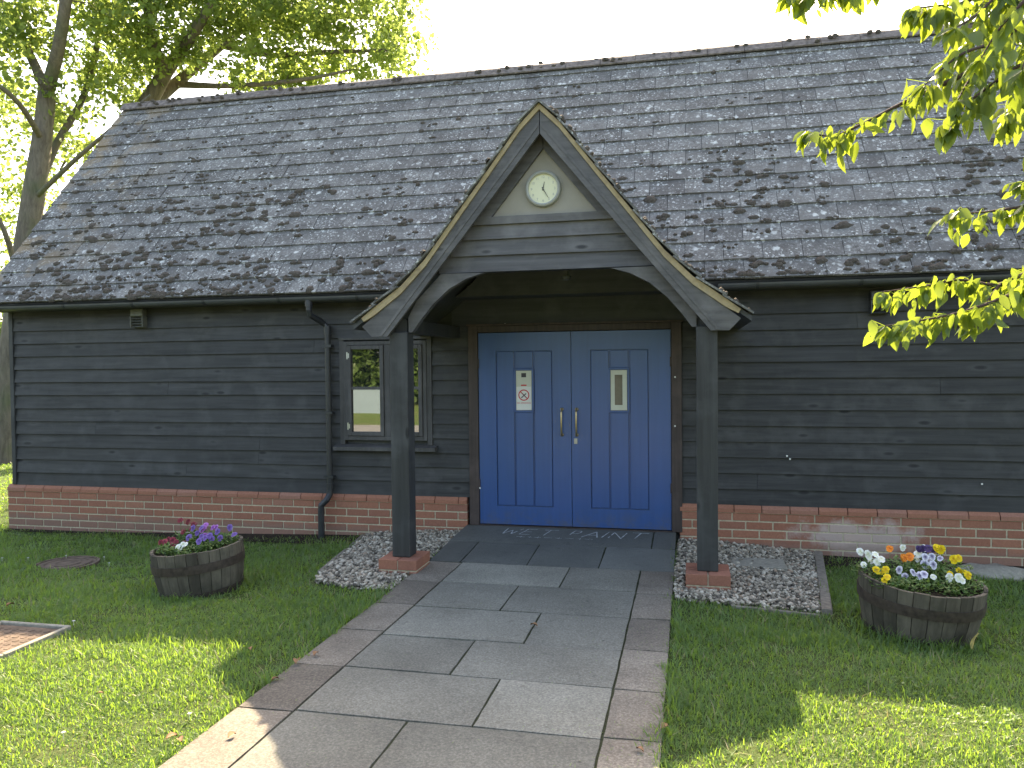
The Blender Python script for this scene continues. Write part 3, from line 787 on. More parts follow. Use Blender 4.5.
# porch ------------------------------------------------------------------------------
YB = -1.78                                        # front plane of the bargeboards
pt = MB(); segp = []
for a, b_ in zip(PROF[:-1], PROF[1:]):
    pass
ds = [0]; 
for a, b_ in zip(PROF[:-1], PROF[1:]): ds.append(ds[-1]+math.hypot(b_[0]-a[0], b_[1]-a[1]))
def pr_at(s_): return float(np.interp(s_, ds, [p[0] for p in PROF])), float(np.interp(s_, ds, [p[1] for p in PROF]))
PN = 10; Ltot = ds[-1]
for sgn in (-1, 1):
    for c_ in range(PN):
        s1 = Ltot-c_*Ltot/PN+.0; s0 = max(0, s1-Ltot/PN-.03)
        d1, z1 = pr_at(s1); d0, z0 = pr_at(s0)
        y = YB-.05 - (TW/2 if c_ % 2 else 0)
        yend = -.02 if z1 < EZ+.04 else EY+(z1-EZ)/SL+.25
        while y < yend:
            a, b_ = max(y, YB-.05+random.uniform(-.006, .004)), min(y+TW-.005, yend)
            if b_-a > .03:
                nrm = Vector((z0-z1, 0, d1-d0)).normalized(); j = random.uniform(-.003, .004); vs = []
                for dd, zz, lift in ((d1, z1, .026), (d0, z0, .008)):
                    for yy_ in (a, b_):
                        for off in (lift+j-.016, lift+j):
                            vs.append((PC+sgn*(dd+nrm.x*off), yy_, zz+nrm.z*off))
                pt.add(vs, [(1, 3, 7, 5), (0, 4, 6, 2), (0, 2, 3, 1), (4, 5, 7, 6), (0, 1, 5, 4), (2, 6, 7, 3)], random.random())
            y += TW
proof = pt.build('porch_roof', M_TILE, hall)
pm = MB()
for i in range(120):                              # moss along the porch verge and slopes
    s_ = random.uniform(.05, Ltot); d, z = pr_at(s_); sgn = 1 if random.random() < .65 else -1
    nrm = Vector((sgn*.78, 0, .62)); y = YB-.04+random.random()**2*1.2
    blob(pm, Vector((PC+sgn*d, y, z))+nrm*.03, random.uniform(.014, .035), random.uniform(.02, .05), random.uniform(.008, .02), 0, nrm, random.random(), 6, 2)
pmo = pm.build('moss', M_MOSS, proof, smooth=True); pmo['kind'] = 'stuff'
def ztop(d, k): return prof_z(d)-k
pd = [p[0] for p in PROF]
dk = MB()                                          # boarding under the tiles
for sgn in (-1, 1):
    for i in range(len(PROF)-1):
        d0, z0 = PROF[i]; d1, z1 = PROF[i+1]
        yend = -.03 if z1 < EZ+.02 else EY+(z1-EZ)/SL+.05
        vs = [(PC+sgn*d, y, z-k) for y in (YB+.002, yend) for d, z in ((d0, z0), (d1, z1)) for k in (.008, .05)]
        dk.add(vs, [(0, 1, 3, 2), (4, 6, 7, 5), (0, 2, 6, 4), (1, 5, 7, 3), (0, 4, 5, 1), (2, 3, 7, 6)], .3)
dk.build('porch_soffit', M_SMOOTH, proof)
# bargeboards: upper edge follows the flare, lower edge runs straight to a cut foot
def barge_low(d): return 3.650-1.22*d
def vt(d):          # vertical depth of the pale verge strip
    return .062+.018*min(1, d/1.5)
for sgn, nm in ((-1, 'l'), (1, 'r')):
    vp = [(PC+sgn*d, z-.012) for d, z in PROF[:-1]]+[(PC+sgn*1.602, 2.156)]
    lo = [(PC+sgn*1.582, 2.125)]+[(PC+sgn*d, z-vt(d)) for d, z in PROF[:-1][::-1]]
    vg = MB(); vg.prism(vp+lo, 'y', YB-.018, YB+.04); vg.build('verge_strip', M_VERGE, proof)
    bb = MB()
    up = [(PC+sgn*(d+(.003 if i == 0 else 0)), z-vt(d)-.002) for i, (d, z) in enumerate(PROF[:-1])]
    poly = up+[(PC+sgn*1.602, 2.084), (PC+sgn*1.515, 1.992), (PC+sgn*1.371, 1.992), (PC+sgn*.678, barge_low(.678)), (PC+sgn*0.003, 3.650)]
    bb.prism(poly, 'y', YB, YB+.035, .4+.2*sgn)
    # second, lower moulding line on the face
    bb.prism([(PC+sgn*1.448, 1.997), (PC+sgn*1.417, 1.997), (PC+sgn*0.005, 3.717), (PC+sgn*0.005, 3.753)], 'y', YB-.006, YB+.002, .5)
    bb.build('bargeboard', M_BARGE, proof)
# gable infill
YG = -1.60; PCB = -1.175
gb = MB(); zj = [2.547, 2.684, 2.826, 2.963]
for k in range(3):
    z0, z1 = zj[k], zj[k+1]-.002; hw = lambda z: (3.69-z)/1.22
    board_mesh(gb, [(PC-hw(z0), PC+hw(z0))], z0, z1-z0, .45+.12*k, yb=YG, thick=.034)
gb.build('gable_boarding', M_BARGE, hall)
cp = MB(); cp.prism([(PC-0.569, 2.969), (PC+0.569, 2.969), (PC, 3.649)], 'y', YG, YG+.03); cp.build('gable_panel', M_CREAM, hall)
tf = MB()
tf.prism([(PC-.665, 2.945), (PC+.665, 2.945), (PC+.625, 3.011), (PC-.625, 3.011)], 'y', YG-.045, YG-.002, .7)
for sgn in (-1, 1):
    tf.prism([(PC+sgn*.455, 3.013), (PC+sgn*.625, 3.013), (PC+sgn*.002, 3.765), (PC+sgn*.002, 3.567)], 'y', YG-.035, YG-.002, .5)
tf.build('gable_trim', M_BARGE, hall)
# tie beam and plates
tb = MB(); tb.prism([(PC-0.995, 2.547), (PC+0.995, 2.547), (PC+0.893, 2.674), (PC-0.893, 2.674)], 'y', YG+.032, YG+.12, .3)
for sgn in (-1, 1): tb.box(PCB+sgn*1.315-.06, PCB+sgn*1.315+.06, YG-.05, -.03, 2.03, 2.15, .3, bev=.005)
tb.build('porch_beam', M_POST, hall)
# curved braces
for sgn, nm in ((-1, 'l'), (1, 'r')):
    cur = [(.545, 2.53), (.70, 2.485), (.86, 2.40), (1.0, 2.28), (1.12, 2.14), (1.20, 2.03)]
    poly = [(PCB+sgn*a, z) for a, z in cur]+[(PCB+sgn*1.235, 2.03), (PCB+sgn*1.235, 2.16), (PCB+sgn*1.16, 2.30), (PCB+sgn*.93, 2.533)]
    br = MB(); br.prism(poly, 'y', -1.675, -1.605, .5); br.build('curved_brace', M_BARGE, hall)
for sx_ in (-2.49, .14):
    pb = MB(); zb = .045
    pb.box(sx_-.083, sx_+.083, -1.723, -1.557, zb, 2.03, .45, bev=.006)
    p_o = pb.build('post', M_POST, hall)
    k = MB(); z0 = -.16
    w2 = .175
    k.box(sx_-w2+.006, sx_+w2-.006, -1.81, -1.46, z0, zb-.014, .5, mi=1)
    for (a, b_) in ((-w2, -.005), (.005, w2)):
        k.box(sx_+a, sx_+b_, -1.82, -1.645, -.045, zb-.002, random.random()*.7, bev=.004); k.box(sx_+a, sx_+b_, -1.635, -1.45, -.045, zb-.002, random.random()*.7, bev=.004)
    for (a, b_) in ((-w2, -.09), (-.08, .09), (.1, w2)):
        k.box(sx_+a, sx_+b_, -1.82, -1.45, -.14, -.057, random.random()*.7, bev=.004)
    k.build('brick_pad', [M_BRICK, M_MORTAR], p_o)
    pbk = MB()
    for yy_ in (-1.73,): pbk.box(sx_-.012, sx_+.012, -1.735, -1.724, 1.2, 1.224)
# clock -------------------------------------------------------------------------------
ck0 = empty('wall_clock', (PC-.004, YG-.01, 3.228)); tag(ck0, 'round cream clock with thin dark hands on the porch gable', 'clock')
def local_disc(name, prof, mat, par, n=40):
    m = MB(); m.lathe(prof, n)
    m.v = [(x, -z, y) for x, y, z in m.v]
    return m.build(name, mat, par, smooth=False)
local_disc('dial', [(0, .012), (.127, .012), (.127, -.02)], M_CLOCK, ck0)
local_disc('rim', [(.127, -.008), (.127, .03), (.138, .036), (.150, .028), (.156, -.008)], M_CLOCKRIM, ck0)
for h in range(1, 13):
    nm_ = MB()
    a = R(90-30*h); vs, fs = text_mesh(str(h), .030)
    nm_.add([(.100*math.cos(a)+p, -.0135, .100*math.sin(a)+q) for p, q, r_ in vs], fs)
    nm_.build('numeral', M_CLOCKRIM, ck0, recalc=False)
for ang, ln, wd, nm2 in ((78, .06, .0045, 'hour_hand'), (-60, .088, .0035, 'minute_hand')):
    m = MB(); a = R(ang); yy_ = -.017 if ln < .07 else -.021
    c_, s_ = math.cos(a), math.sin(a)
    m.prism([(-c_*.015-s_*wd, -s_*.015+c_*wd), (c_*ln-s_*wd*.4, s_*ln+c_*wd*.4), (c_*ln+s_*wd*.4, s_*ln-c_*wd*.4), (-c_*.015+s_*wd, -s_*.015-c_*wd)], 'y', yy_, yy_+.002)
    m.build(nm2, M_BLACK, ck0)
# vents under the eaves
def vent(x, z, label):
    e = empty('wall_vent', (x, -.03, z)); tag(e, label, 'vent')
    m = MB(); m.box(-.085, .085, -.085, 0, .02, .11, bev=.008); m.box(-.085, -.075, -.085, 0, -.11, .02); m.box(.075, .085, -.085, 0, -.11, .02); m.box(-.075, .075, -.01, 0, -.11, .02); m.build('housing', M_GUTTER if x > 0 else M_CONC2, e)
    m = MB()
    for k in range(4): m.prism([(-.08, -.105+k*.032), (-.075, -.100+k*.032), (-.02, -.080+k*.032), (-.02, -.086+k*.032)], 'x', -.074, .074)
    m.build('louvre', M_CONC2 if x < 0 else M_GUTTER, e)
M_CONC2 = m_simple('weathered_grey_vent', (.13, .13, .11), .6, .4, nscale=20, amt=.25, bump=0)
vent(-6.40, 2.335, 'small grey louvred vent under the gutter on the left wall')
vent(1.79, 2.30, 'dark vent box under the right eaves behind the cherry leaves')
# small light fitting inside the porch
lf = MB(); lf.lathe([(.0, -.03), (.035, -.025), (.05, 0), (.05, .01), (0, .01)], 16, (PC+.12, -1.2, 2.52)); 
lf.box(PC+.10, PC+.14, -1.22, -1.18, 2.52, 3.3)
lo_ = lf.build('ceiling_light', M_GUTTER); tag(lo_, 'small unlit round fitting hanging inside the porch roof', 'light')
# small white screw heads and flecks on boards and frame
for (px_, py_, yy_) in ((505, 324, -.034), (675, 377, -.064), (675, 426, -.064), (787, 456, -.036), (790, 459, -.036), (982, 484, -.036), (480, 488, -.064)):
    p = pix(px_, py_, 1, yy_); s_ = .008
    sf = MB(); sf.box(p[0]-s_, p[0]+s_, yy_-.003, yy_+.001, p[2]-s_, p[2]+s_)
    sf.build('screw_head', M_PAPER, hall)

# ------------------------------------------------------------------ gravel beds, edgings
GL = [(-3.52, -.06), (-2.38, -.06), (-2.38, -2.28), (-2.75, -2.26), (-3.12, -2.10), (-3.22, -1.75)]
GR = [(-.12, -.06), (1.20, -.06), (.95, -2.10), (-.12, -2.12)]
def inside(poly, x, y):
    c = np.zeros(np.shape(x), bool); n = len(poly); j = n-1
    for i in range(n):
        xi, yi = poly[i]; xj, yj = poly[j]
        c ^= ((yi > y) != (yj > y)) & (x < (xj-xi)*(y-yi)/(yj-yi+1e-12)+xi); j = i
    return c
SUNK = (.36, .84, -.98, -.66)     # concrete slab showing among the stones
def stones(name, poly, n, label_kind):
    xs = np.array([p[0] for p in poly]); ys = np.array([p[1] for p in poly])
    x = RNG.uniform(xs.min(), xs.max(), n*2); y = RNG.uniform(ys.min(), ys.max(), n*2)
    k = inside(poly, x, y)
    for sx_ in (-2.49, .14): k &= ~((abs(x-sx_) < .185) & (y < -1.44) & (y > -1.83))
    k &= ~((x > SUNK[0]) & (x < SUNK[1]) & (y > SUNK[2]) & (y < SUNK[3])) | (RNG.random(len(x)) < .15)
    x, y = x[k][:n], y[k][:n]; m = len(x)
    # low poly pebble = deformed octahedron subdivided to 18 verts? use icosahedron
    ph = (1+5**.5)/2
    iv = np.array([(-1, ph, 0), (1, ph, 0), (-1, -ph, 0), (1, -ph, 0), (0, -1, ph), (0, 1, ph), (0, -1, -ph), (0, 1, -ph), (ph, 0, -1), (ph, 0, 1), (-ph, 0, -1), (-ph, 0, 1)])/1.9
    fi = np.array([(0,11,5),(0,5,1),(0,1,7),(0,7,10),(0,10,11),(1,5,9),(5,11,4),(11,10,2),(10,7,6),(7,1,8),(3,9,4),(3,4,2),(3,2,6),(3,6,8),(3,8,9),(4,9,5),(2,4,11),(6,2,10),(8,6,7),(9,8,1)])
    s = RNG.uniform(.009, .022, (m, 1, 1))*np.stack([RNG.uniform(.8, 1.4, m), RNG.uniform(.7, 1.1, m), RNG.uniform(.5, .9, m)], -1)[:, None, :]
    P = iv[None]*s*RNG.uniform(.8, 1.2, (m, 12, 1))
    a = RNG.uniform(0, 6.28, m); ca, sa = np.cos(a)[:, None], np.sin(a)[:, None]
    X = P[..., 0]*ca-P[..., 1]*sa; Yv = P[..., 0]*sa+P[..., 1]*ca
    tl = RNG.uniform(-.6, .6, m)[:, None]; Z = P[..., 2]+X*tl
    zz = lawn_z(x, y)+RNG.uniform(.006, .042, m)
    V = np.stack([X+x[:, None], Yv+y[:, None], Z+zz[:, None]], -1).reshape(-1, 3)
    F = (fi[None]+(np.arange(m)*12)[:, None, None]).reshape(-1, 3)
    o = np_mesh(name, V, F, M_GRAVEL, np.repeat(RNG.random(m), 12)); tag(o, label_kind, 'gravel', kind='stuff')
stones('gravel', GL, 7600, 'pale loose stones round the left porch post')
stones('gravel', GR, 7600, 'pale loose stones round the right porch post')
for poly in (GL, GR):
    m = MB(); m.add([(x, y, lz(x, y)+.012) for x, y in poly], [tuple(range(len(poly)))]); o = m.build('ground', M_JOINT); tag(o, kind='structure')
m = MB(); m.box(SUNK[0], SUNK[1], SUNK[2], SUNK[3], -.2, lz(.6, -.8)+.045, bev=.006)
tag(m.build('concrete_block', M_CONC), 'small flat concrete slab sunk in the gravel right of the porch', 'slab')
def edge_board(p, q, w_, h, name, label, mat):
    m = MB(); d = Vector((q[0]-p[0], q[1]-p[1], 0)); L = d.length; d.normalize(); s_ = Vector((-d.y, d.x, 0))*w_/2
    n = 5; vs = []
    for i in range(n+1):
        c = Vector((p[0], p[1], 0))+d*L*i/n; z = lz(c.x, c.y)
        for off, zz in ((-s_, -.1), (-s_, h-.006), (-s_*.8, h), (s_*.8, h), (s_, h-.006), (s_, -.1)): vs.append((c.x+off.x, c.y+off.y, z+zz))
    fs = [(i*6+k, (i+1)*6+k, (i+1)*6+(k+1) % 6, i*6+(k+1) % 6) for i in range(n) for k in range(6)]+[(0, 1, 2, 3, 4, 5), tuple(n*6+k for k in range(5, -1, -1))]
    m.add(vs, fs); o = m.build(name, mat); tag(o, label, 'edging'); return o
edge_board((1.23, -.10), (.985, -2.12), .075, .055, 'timber_edging', 'grey timber edging along the right side of the right gravel bed', M_TIMBER)
edge_board((.93, -2.15), (.30, -2.15), .03, .02, 'timber_edging', 'thin timber edging along the lawn side of the right gravel bed', M_TIMBER)
edge_board((-3.56, -.10), (-3.25, -1.78), .035, .03, 'timber_edging', 'thin timber edging along the left gravel bed beside the downpipe', M_TIMBER)
m = MB(); m.add([(x, y, lz(x, y)+.006+random.uniform(0, .01)) for x, y in ((-8.4, -.05), (-6.4, -.05), (-3.6, -.05), (-3.5, -.5), (-4.1, -.42), (-5.4, -.2), (-7, -.17), (-8.4, -.18))], [tuple(range(8))])
tag(m.build('ground', M_SOIL), kind='structure')
m = MB(); m.add([(x, y, lz(x, y)+.008) for x, y in ((1.28, -.05), (6, -.05), (6, -.3), (3.4, -.26), (2.4, -.42), (1.5, -.36), (1.2, -.5))], [tuple(range(7))])
tag(m.build('ground', M_SOIL), kind='structure')
m = MB(); p = pix(1003, 580, 2, -.22); blob(m, Vector((p[0], -.26, lz(p[0], -.3)-.03)), .42, .17, .12, .1, Vector((0, 0, 1)), .5, 10, 4)
tag(m.build('rubble_mound', M_CONC, smooth=True), 'low grey mound of concrete at the foot of the right brick plinth', 'concrete')

# ------------------------------------------------------------------ drain covers
e = empty('inspection_cover', (-4.61, -3.80, lz(-4.61, -3.80)+.005)); tag(e, 'square rusty drain cover in a pale concrete frame on the left lawn', 'drain cover')
m = MB(); a, c_ = .30, .268
for x0, x1, y0, y1 in ((-a, a, -a, -c_), (-a, a, c_, a), (-a, -c_, -c_, c_), (c_, a, -c_, c_)): m.box(x0, x1, y0, y1, -.06, .028, bev=.006)
m.build('frame', M_CONC, e)
m = MB(); m.box(-c_+.004, c_-.004, -c_+.004, c_-.004, -.05, .008)
for i in range(7):
    for j in range(7):
        m.box(-.22+i*.066, -.19+i*.066, -.22+j*.066, -.19+j*.066, .007, .011)
m.build('lid', M_CAST, e)
e2 = empty('inspection_cover', (-6.18, -1.50, lz(-6.18, -1.50)+.0)); tag(e2, 'round brown drain cover sunk in grass near the left wall', 'drain cover')
m = MB(); m.lathe([(.27, -.02), (.275, .018), (.30, .02), (.305, -.02)], 30); m.build('frame', M_CAST, e2)
m = MB(); m.lathe([(0, .014), (.10, .014), (.10, .018), (.13, .018), (.13, .013), (.20, .013), (.20, .018), (.23, .018), (.23, .012), (.268, .012), (.268, -.01)], 30); m.build('lid', M_CAST, e2)

# ------------------------------------------------------------------ barrels and pansies
def barrel(loc, rt_, rb, H, tilt, label, rot=0):
    e = empty('barrel_planter', loc); e.rotation_euler = (tilt[0], tilt[1], rot); tag(e, label, 'planter')
    NS = 26; m = MB(); inn = .026
    def rad(z): t = z/H; return rb+(rt_-rb)*(t**.75)+.012*math.sin(math.pi*t)
    for k in range(NS):
        t0 = 2*math.pi*k/NS+.006; t1 = 2*math.pi*(k+1)/NS-.006; tint = random.random(); dz = random.uniform(-.004, .004); dr_ = random.uniform(-.0025, .0025)
        vs = []; lv = [0, .2, .4, .6, .8, 1]
        for u in lv:
            z = u*H+(dz if u == 1 else 0); r_ = rad(u*H)+dr_
            for ri in (r_, r_-inn):
                for t in (t0, (t0+t1)/2, t1): vs.append((ri*math.cos(t), ri*math.sin(t), z))
        fs = []
        for i in range(len(lv)-1):
            a = i*6; b_ = a+6
            for p, q in ((0, 1), (1, 2), (2, 5), (5, 4), (4, 3), (3, 0)): fs.append((a+p, a+q, b_+q, b_+p))
        n = len(lv)-1; fs += [(n*6, n*6+1, n*6+4, n*6+3), (n*6+1, n*6+2, n*6+5, n*6+4)]
        m.add(vs, fs, tint)
    m.build('stave', M_BARREL, e)
    for z0, z1 in ((.60*H, .77*H), (.06*H, .20*H)):
        h = MB(); h.lathe([(rad(z0)+.0, z0), (rad(z0)+.0075, z0), (rad((z0+z1)/2)+.008, (z0+z1)/2), (rad(z1)+.0075, z1), (rad(z1)+.0, z1)], 48); h.build('hoop', M_HOOP, e)
    s_ = MB(); n = 22
    vs = [(0, 0, H-.035)]
    for r_ in (.4, .8, 1):
        for k in range(n):
            t = 2*math.pi*k/n; vs.append((math.cos(t)*(rt_-.03)*r_, math.sin(t)*(rt_-.03)*r_, H-.055+random.uniform(0, .02)-(.015 if r_ == 1 else 0)))
    fs = [(0, 1+k, 1+(k+1) % n) for k in range(n)]+[(1+r_*n+k, 1+(r_+1)*n+k, 1+(r_+1)*n+(k+1) % n, 1+r_*n+(k+1) % n) for r_ in range(2) for k in range(n)]
    s_.add(vs, fs); s_.build('soil', M_SOIL, e, smooth=True)
    return e
BL_ = (-4.10, -2.27, lz(-4.1, -2.27)-.03); BR_ = (1.545, -2.27, lz(1.545, -2.27)-.04)
barrel(BL_, .375, .315, .42, (R(1.5), R(-5.0)), 'half barrel planter of purple and dark red pansies beside the round drain cover')
barrel(BR_, .405, .325, .42, (R(2.5), R(4.0)), 'half barrel planter of white, yellow and orange pansies near the timber edged gravel')

def petal_mat(name, outer, inner, dark=.0):
    t = NT(name); at = t.attr(); c = t.mix(at, inner, outer)
    return t.fin(c, .6, .3)
PM = {k: petal_mat(k+'_petals', o_, i_) for k, (o_, i_) in {
    'white': ((.80, .80, .76), (.65, .65, .40)), 'yellow': ((.80, .58, .01), (.55, .30, .01)), 'orange': ((.80, .24, .02), (.55, .12, .01)),
    'dark_red': ((.20, .018, .03), (.10, .008, .012)), 'pink_purple': ((.50, .19, .50), (.16, .02, .22)), 'violet': ((.22, .13, .38), (.08, .03, .18)),
    'dark_purple': ((.055, .025, .11), (.02, .01, .04)), 'white_blotched': ((.70, .68, .76), (.04, .02, .10)), 'crimson': ((.30, .035, .055), (.12, .01, .02))}.items()}
def pansy(loc, colour, n_fl, label, group, spread=.10, hgt=.10, size=.029, face=None):
    e = empty('pansy_plant', loc); tag(e, label, 'pansy', group)
    f = MB()
    for i in range(260):
        r_ = spread*math.sqrt(random.random())*1.15; t = random.uniform(0, 6.28); z = random.uniform(.0, hgt*1.0)*(1-.3*r_/spread)
        c = Vector((r_*math.cos(t), r_*math.sin(t), z)); d = Vector((random.gauss(0, 1), random.gauss(0, 1), random.uniform(.1, 1))).normalized()
        s_ = d.cross(Vector((0, 0, 1))).normalized(); L = random.uniform(.02, .04); W = L*.32; nn = d.cross(s_)
        f.add([c, c+d*L*.5+s_*W+nn*.004, c+d*L, c+d*L*.5-s_*W+nn*.004], [(0, 1, 2, 3)], random.random())
    heads = []
    for i in range(n_fl):
        r_ = spread*math.sqrt(random.random())*.9; t = random.uniform(0, 6.28)
        p = Vector((r_*math.cos(t), r_*math.sin(t), hgt*random.uniform(.75, 1.35))); heads.append(p)
        f.tube([(p.x*.7, p.y*.7, 0), (p.x*.95, p.y*.95, p.z*.6), tuple(p)], .0018, 4, .6)
    f.build('foliage', M_PANSYLEAF, e, recalc=False)
    for p in heads:
        nrm = Vector((random.gauss(.0, .35), -1+random.gauss(0, .25), random.uniform(.1, .9))).normalized()
        up = Vector((random.gauss(0, .2), 0, 1)); s_ = up.cross(nrm).normalized(); up = nrm.cross(s_).normalized()
        m = MB(); sz = size*random.uniform(.8, 1.15)
        for k, (ang, sc_, zo) in enumerate(((R(60), 1.0, -.004), (R(120), 1.0, -.003), (R(5), .95, .001), (R(175), .95, .0015), (R(270), 1.2, .004))):
            c0 = p+nrm*zo; d = s_*math.cos(ang)+up*math.sin(ang); q = nrm.cross(d)
            vs = [c0]; tn = [.0]
            ring_ = []
            for j in range(7):
                a = -1.15+2.3*j/6; rr = sz*sc_*(1.0-.12*abs(a)**2+.05*random.uniform(-1, 1))
                ring_.append((c0+d*rr*math.cos(a*.85)*.95+q*rr*math.sin(a*.85)*.85+nrm*random.uniform(-.004, .003), 1.0))
            inner = [(c0+(v-c0)*.42+nrm*.0015, .35) for v, _ in ring_]
            n0 = len(m.v)
            m.v.append(tuple(c0)); m.t.append(0.0)
            for v, t_ in inner: m.v.append(tuple(v)); m.t.append(t_)
            for v, t_ in ring_: m.v.append(tuple(v)); m.t.append(t_)
            for j in range(6):
                m.f.append((n0, n0+1+j, n0+2+j)); m.m.append(0); m.f.append((n0+1+j, n0+8+j, n0+9+j, n0+2+j)); m.m.append(0)
        m.build('flower', PM[colour], e, recalc=False)
    return e
def on_barrel(B, H, dx, dy, tiltx, tilty):
    M = Matrix.Translation(B) @ Matrix.Rotation(tilty, 4, 'Y') @ Matrix.Rotation(tiltx, 4, 'X')
    return M @ Vector((dx, dy, H-.045))
GLf = 'pansies planted in the purple planted barrel'; GRf = 'pansies planted in the yellow planted barrel'
for dx, dy, colr, n, hh, lab in (
    (-.27, -.02, 'crimson', 4, .07, 'crimson pansy at the lowest rim of the purple planted barrel'),
    (-.16, .10, 'dark_red', 5, .17, 'tall dark red pansy at the back of the purple planted barrel'),
    (-.14, -.12, 'dark_red', 3, .08, 'short dark red pansy in front of the tall dark red one'),
    (-.02, .06, 'violet', 3, .13, 'violet blue pansy between the red and pink pansies of the purple planted barrel'),
    (.06, .10, 'pink_purple', 5, .13, 'pink purple pansy in the middle of the purple planted barrel'),
    (.02, -.16, 'white', 3, .06, 'white pansy at the front rim of the purple planted barrel'),
    (.16, -.06, 'violet', 4, .08, 'low violet pansy right of the white one in the purple planted barrel'),
    (.20, .10, 'violet', 3, .10, 'violet pansy nearest the bare soil of the purple planted barrel')):
    pansy(on_barrel(BL_, .42, dx, dy, R(1.5), R(-5)), colr, n+1, lab, GLf, .10, hh+.02)
for dx, dy, colr, n, hh, lab in (
    (-.31, .02, 'white', 6, .11, 'large white pansy at the left end of the yellow planted barrel'),
    (-.24, -.16, 'yellow', 3, .06, 'small yellow pansy at the front left rim of the yellow planted barrel'),
    (-.13, .04, 'orange', 2, .15, 'orange pansy near the left of the yellow planted barrel'),
    (-.10, -.18, 'white_blotched', 3, .08, 'white pansy with dark blotch at the front of the yellow planted barrel'),
    (-.02, .14, 'white', 4, .15, 'white pansy at the back of the yellow planted barrel behind the orange one'),
    (.06, .02, 'white_blotched', 4, .13, 'blotched white pansy in the middle of the yellow planted barrel'),
    (.10, .16, 'dark_purple', 4, .16, 'dark purple pansy at the back of the yellow planted barrel'),
    (.22, .10, 'yellow', 3, .19, 'tall yellow pansy at the right of the yellow planted barrel'),
    (.14, -.14, 'white', 2, .07, 'low white pansy at the front right of the yellow planted barrel'),
    (.26, -.06, 'yellow', 2, .09, 'low yellow pansy near the right rim of the yellow planted barrel')):
    pansy(on_barrel(BR_, .42, dx, dy, R(2.5), R(4)), colr, n+2, lab, GRf, .11, hh+.02)

# ------------------------------------------------------------------ lawn grass
def excluded(x, y):
    wob = .026*np.sin(y*9.0+np.sin(y*3.7)*2)+.018*np.sin(y*31.0)+.012*np.sin(x*90)
    e_ = (x > PXL+.012+wob) & (x < PXR-.016+wob*.9-.09*np.exp(-((y+4.45)/.14)**2)) & (y < 0)
    e_ |= inside(GL, x, y) | inside(GR, x, y)
    e_ |= (y > -.10) & (x > XL-.1) & (x < XR+.1)
    e_ |= (abs(x+4.61) < .30) & (abs(y+3.80) < .30)
    e_ |= ((x+6.18)**2+(y+1.50)**2) < .28**2
    e_ |= ((x-BL_[0])**2+(y-BL_[1])**2) < .30**2
    e_ |= ((x-BR_[0])**2+(y-BR_[1])**2) < .32**2
    return e_
def grass(n, x0, x1, y0, y1, hmul, wmul, seed):
    rg_ = np.random.default_rng(seed)
    x = rg_.uniform(x0, x1, n); y = rg_.uniform(y0, y1, n)
    # keep only what the camera (or one a step aside) can see
    ang = np.arctan2(x, y-CAM[1]); k = (ang > YAW-.78) & (ang < YAW+.78) & ~excluded(x, y)
    # sparse bare spots
    cl_ = np.sin(x*3.1+1.3*np.sin(y*2.3))*np.sin(y*4.1+1.7*np.sin(x*1.9))
    near_wall = (y > -.45) & (x > XL) & (x < XR)
    k &= rg_.random(n) > np.where(near_wall, .55, np.where(cl_ > .72, .62, np.where(cl_ < -.8, .0, .08)))
    x, y = x[k], y[k]; cl_ = cl_[k]; m = len(x)
    z = lawn_z(x, y)-.004
    h = (rg_.gamma(6, .0052, m)+.008)*hmul*(1+.3*np.sin(x*2.2+y*1.1)*np.sin(y*2.9)+.3*np.sin(x*9.1+2*np.sin(y*5))*np.sin(y*11.3+2*np.sin(x*6)))
    edge = np.minimum(abs(x-PXL), abs(x-PXR)) < .07; h = h*np.where(edge, 1.5, 1)
    for bx, by, br in ((BL_[0], BL_[1], .33), (BR_[0], BR_[1], .35)):
        d = np.hypot(x-bx, y-by)-br; h = h*np.where((d < .12), 1.7, 1)
    a = rg_.uniform(0, 6.28, m); lean = rg_.uniform(.3, 1.2, m)*h; w_ = rg_.uniform(.0016, .0034, m)*wmul
    dx, dy = np.cos(a), np.sin(a); b2 = a+1.57+rg_.uniform(-.6, .6, m); sx_, sy_ = np.cos(b2)*w_, np.sin(b2)*w_
    hz = np.sqrt(np.maximum(h*h-lean*lean*.8, h*h*.12))
    P = np.zeros((m, 5, 3))
    P[:, 0] = np.stack([x-sx_, y-sy_, z], -1); P[:, 1] = np.stack([x+sx_, y+sy_, z], -1)
    mx, my = x+dx*lean*.35, y+dy*lean*.35
    P[:, 2] = np.stack([mx+sx_*.8, my+sy_*.8, z+hz*.62], -1); P[:, 3] = np.stack([mx-sx_*.8, my-sy_*.8, z+hz*.62], -1)
    P[:, 4] = np.stack([x+dx*lean, y+dy*lean, z+hz], -1)
    base = (np.arange(m)*5)[:, None]
    F = np.concatenate([base+np.array([[0, 1, 2]]), base+np.array([[0, 2, 3]]), base+np.array([[3, 2, 4]])], 0)
    tint = np.clip(.5+.22*rg_.standard_normal(m)+.15*cl_, 0, 1)
    return P.reshape(-1, 3), F, np.repeat(tint, 5)
parts = [grass(300000, -5.0, 4.5, -6.2, -2.6, 1, 1.1, 1), grass(230000, -9.5, 6, -2.8, 0, 1.05, 1.5, 2), grass(60000, -16, -8, -2.8, 12, 1.2, 3, 3), grass(60000, -9, -4.6, -5.2, -2.6, 1, 1.3, 4)]
off = 0; Vs, Fs, Ts = [], [], []
for v_, f_, t_ in parts: Vs.append(v_); Fs.append(f_+off); Ts.append(t_); off += len(v_)
o = np_mesh('grass', np.concatenate(Vs), np.concatenate(Fs), M_GRASS, np.concatenate(Ts)); tag(o, 'short mown grass of the lawns either side of the path', 'grass', kind='stuff')
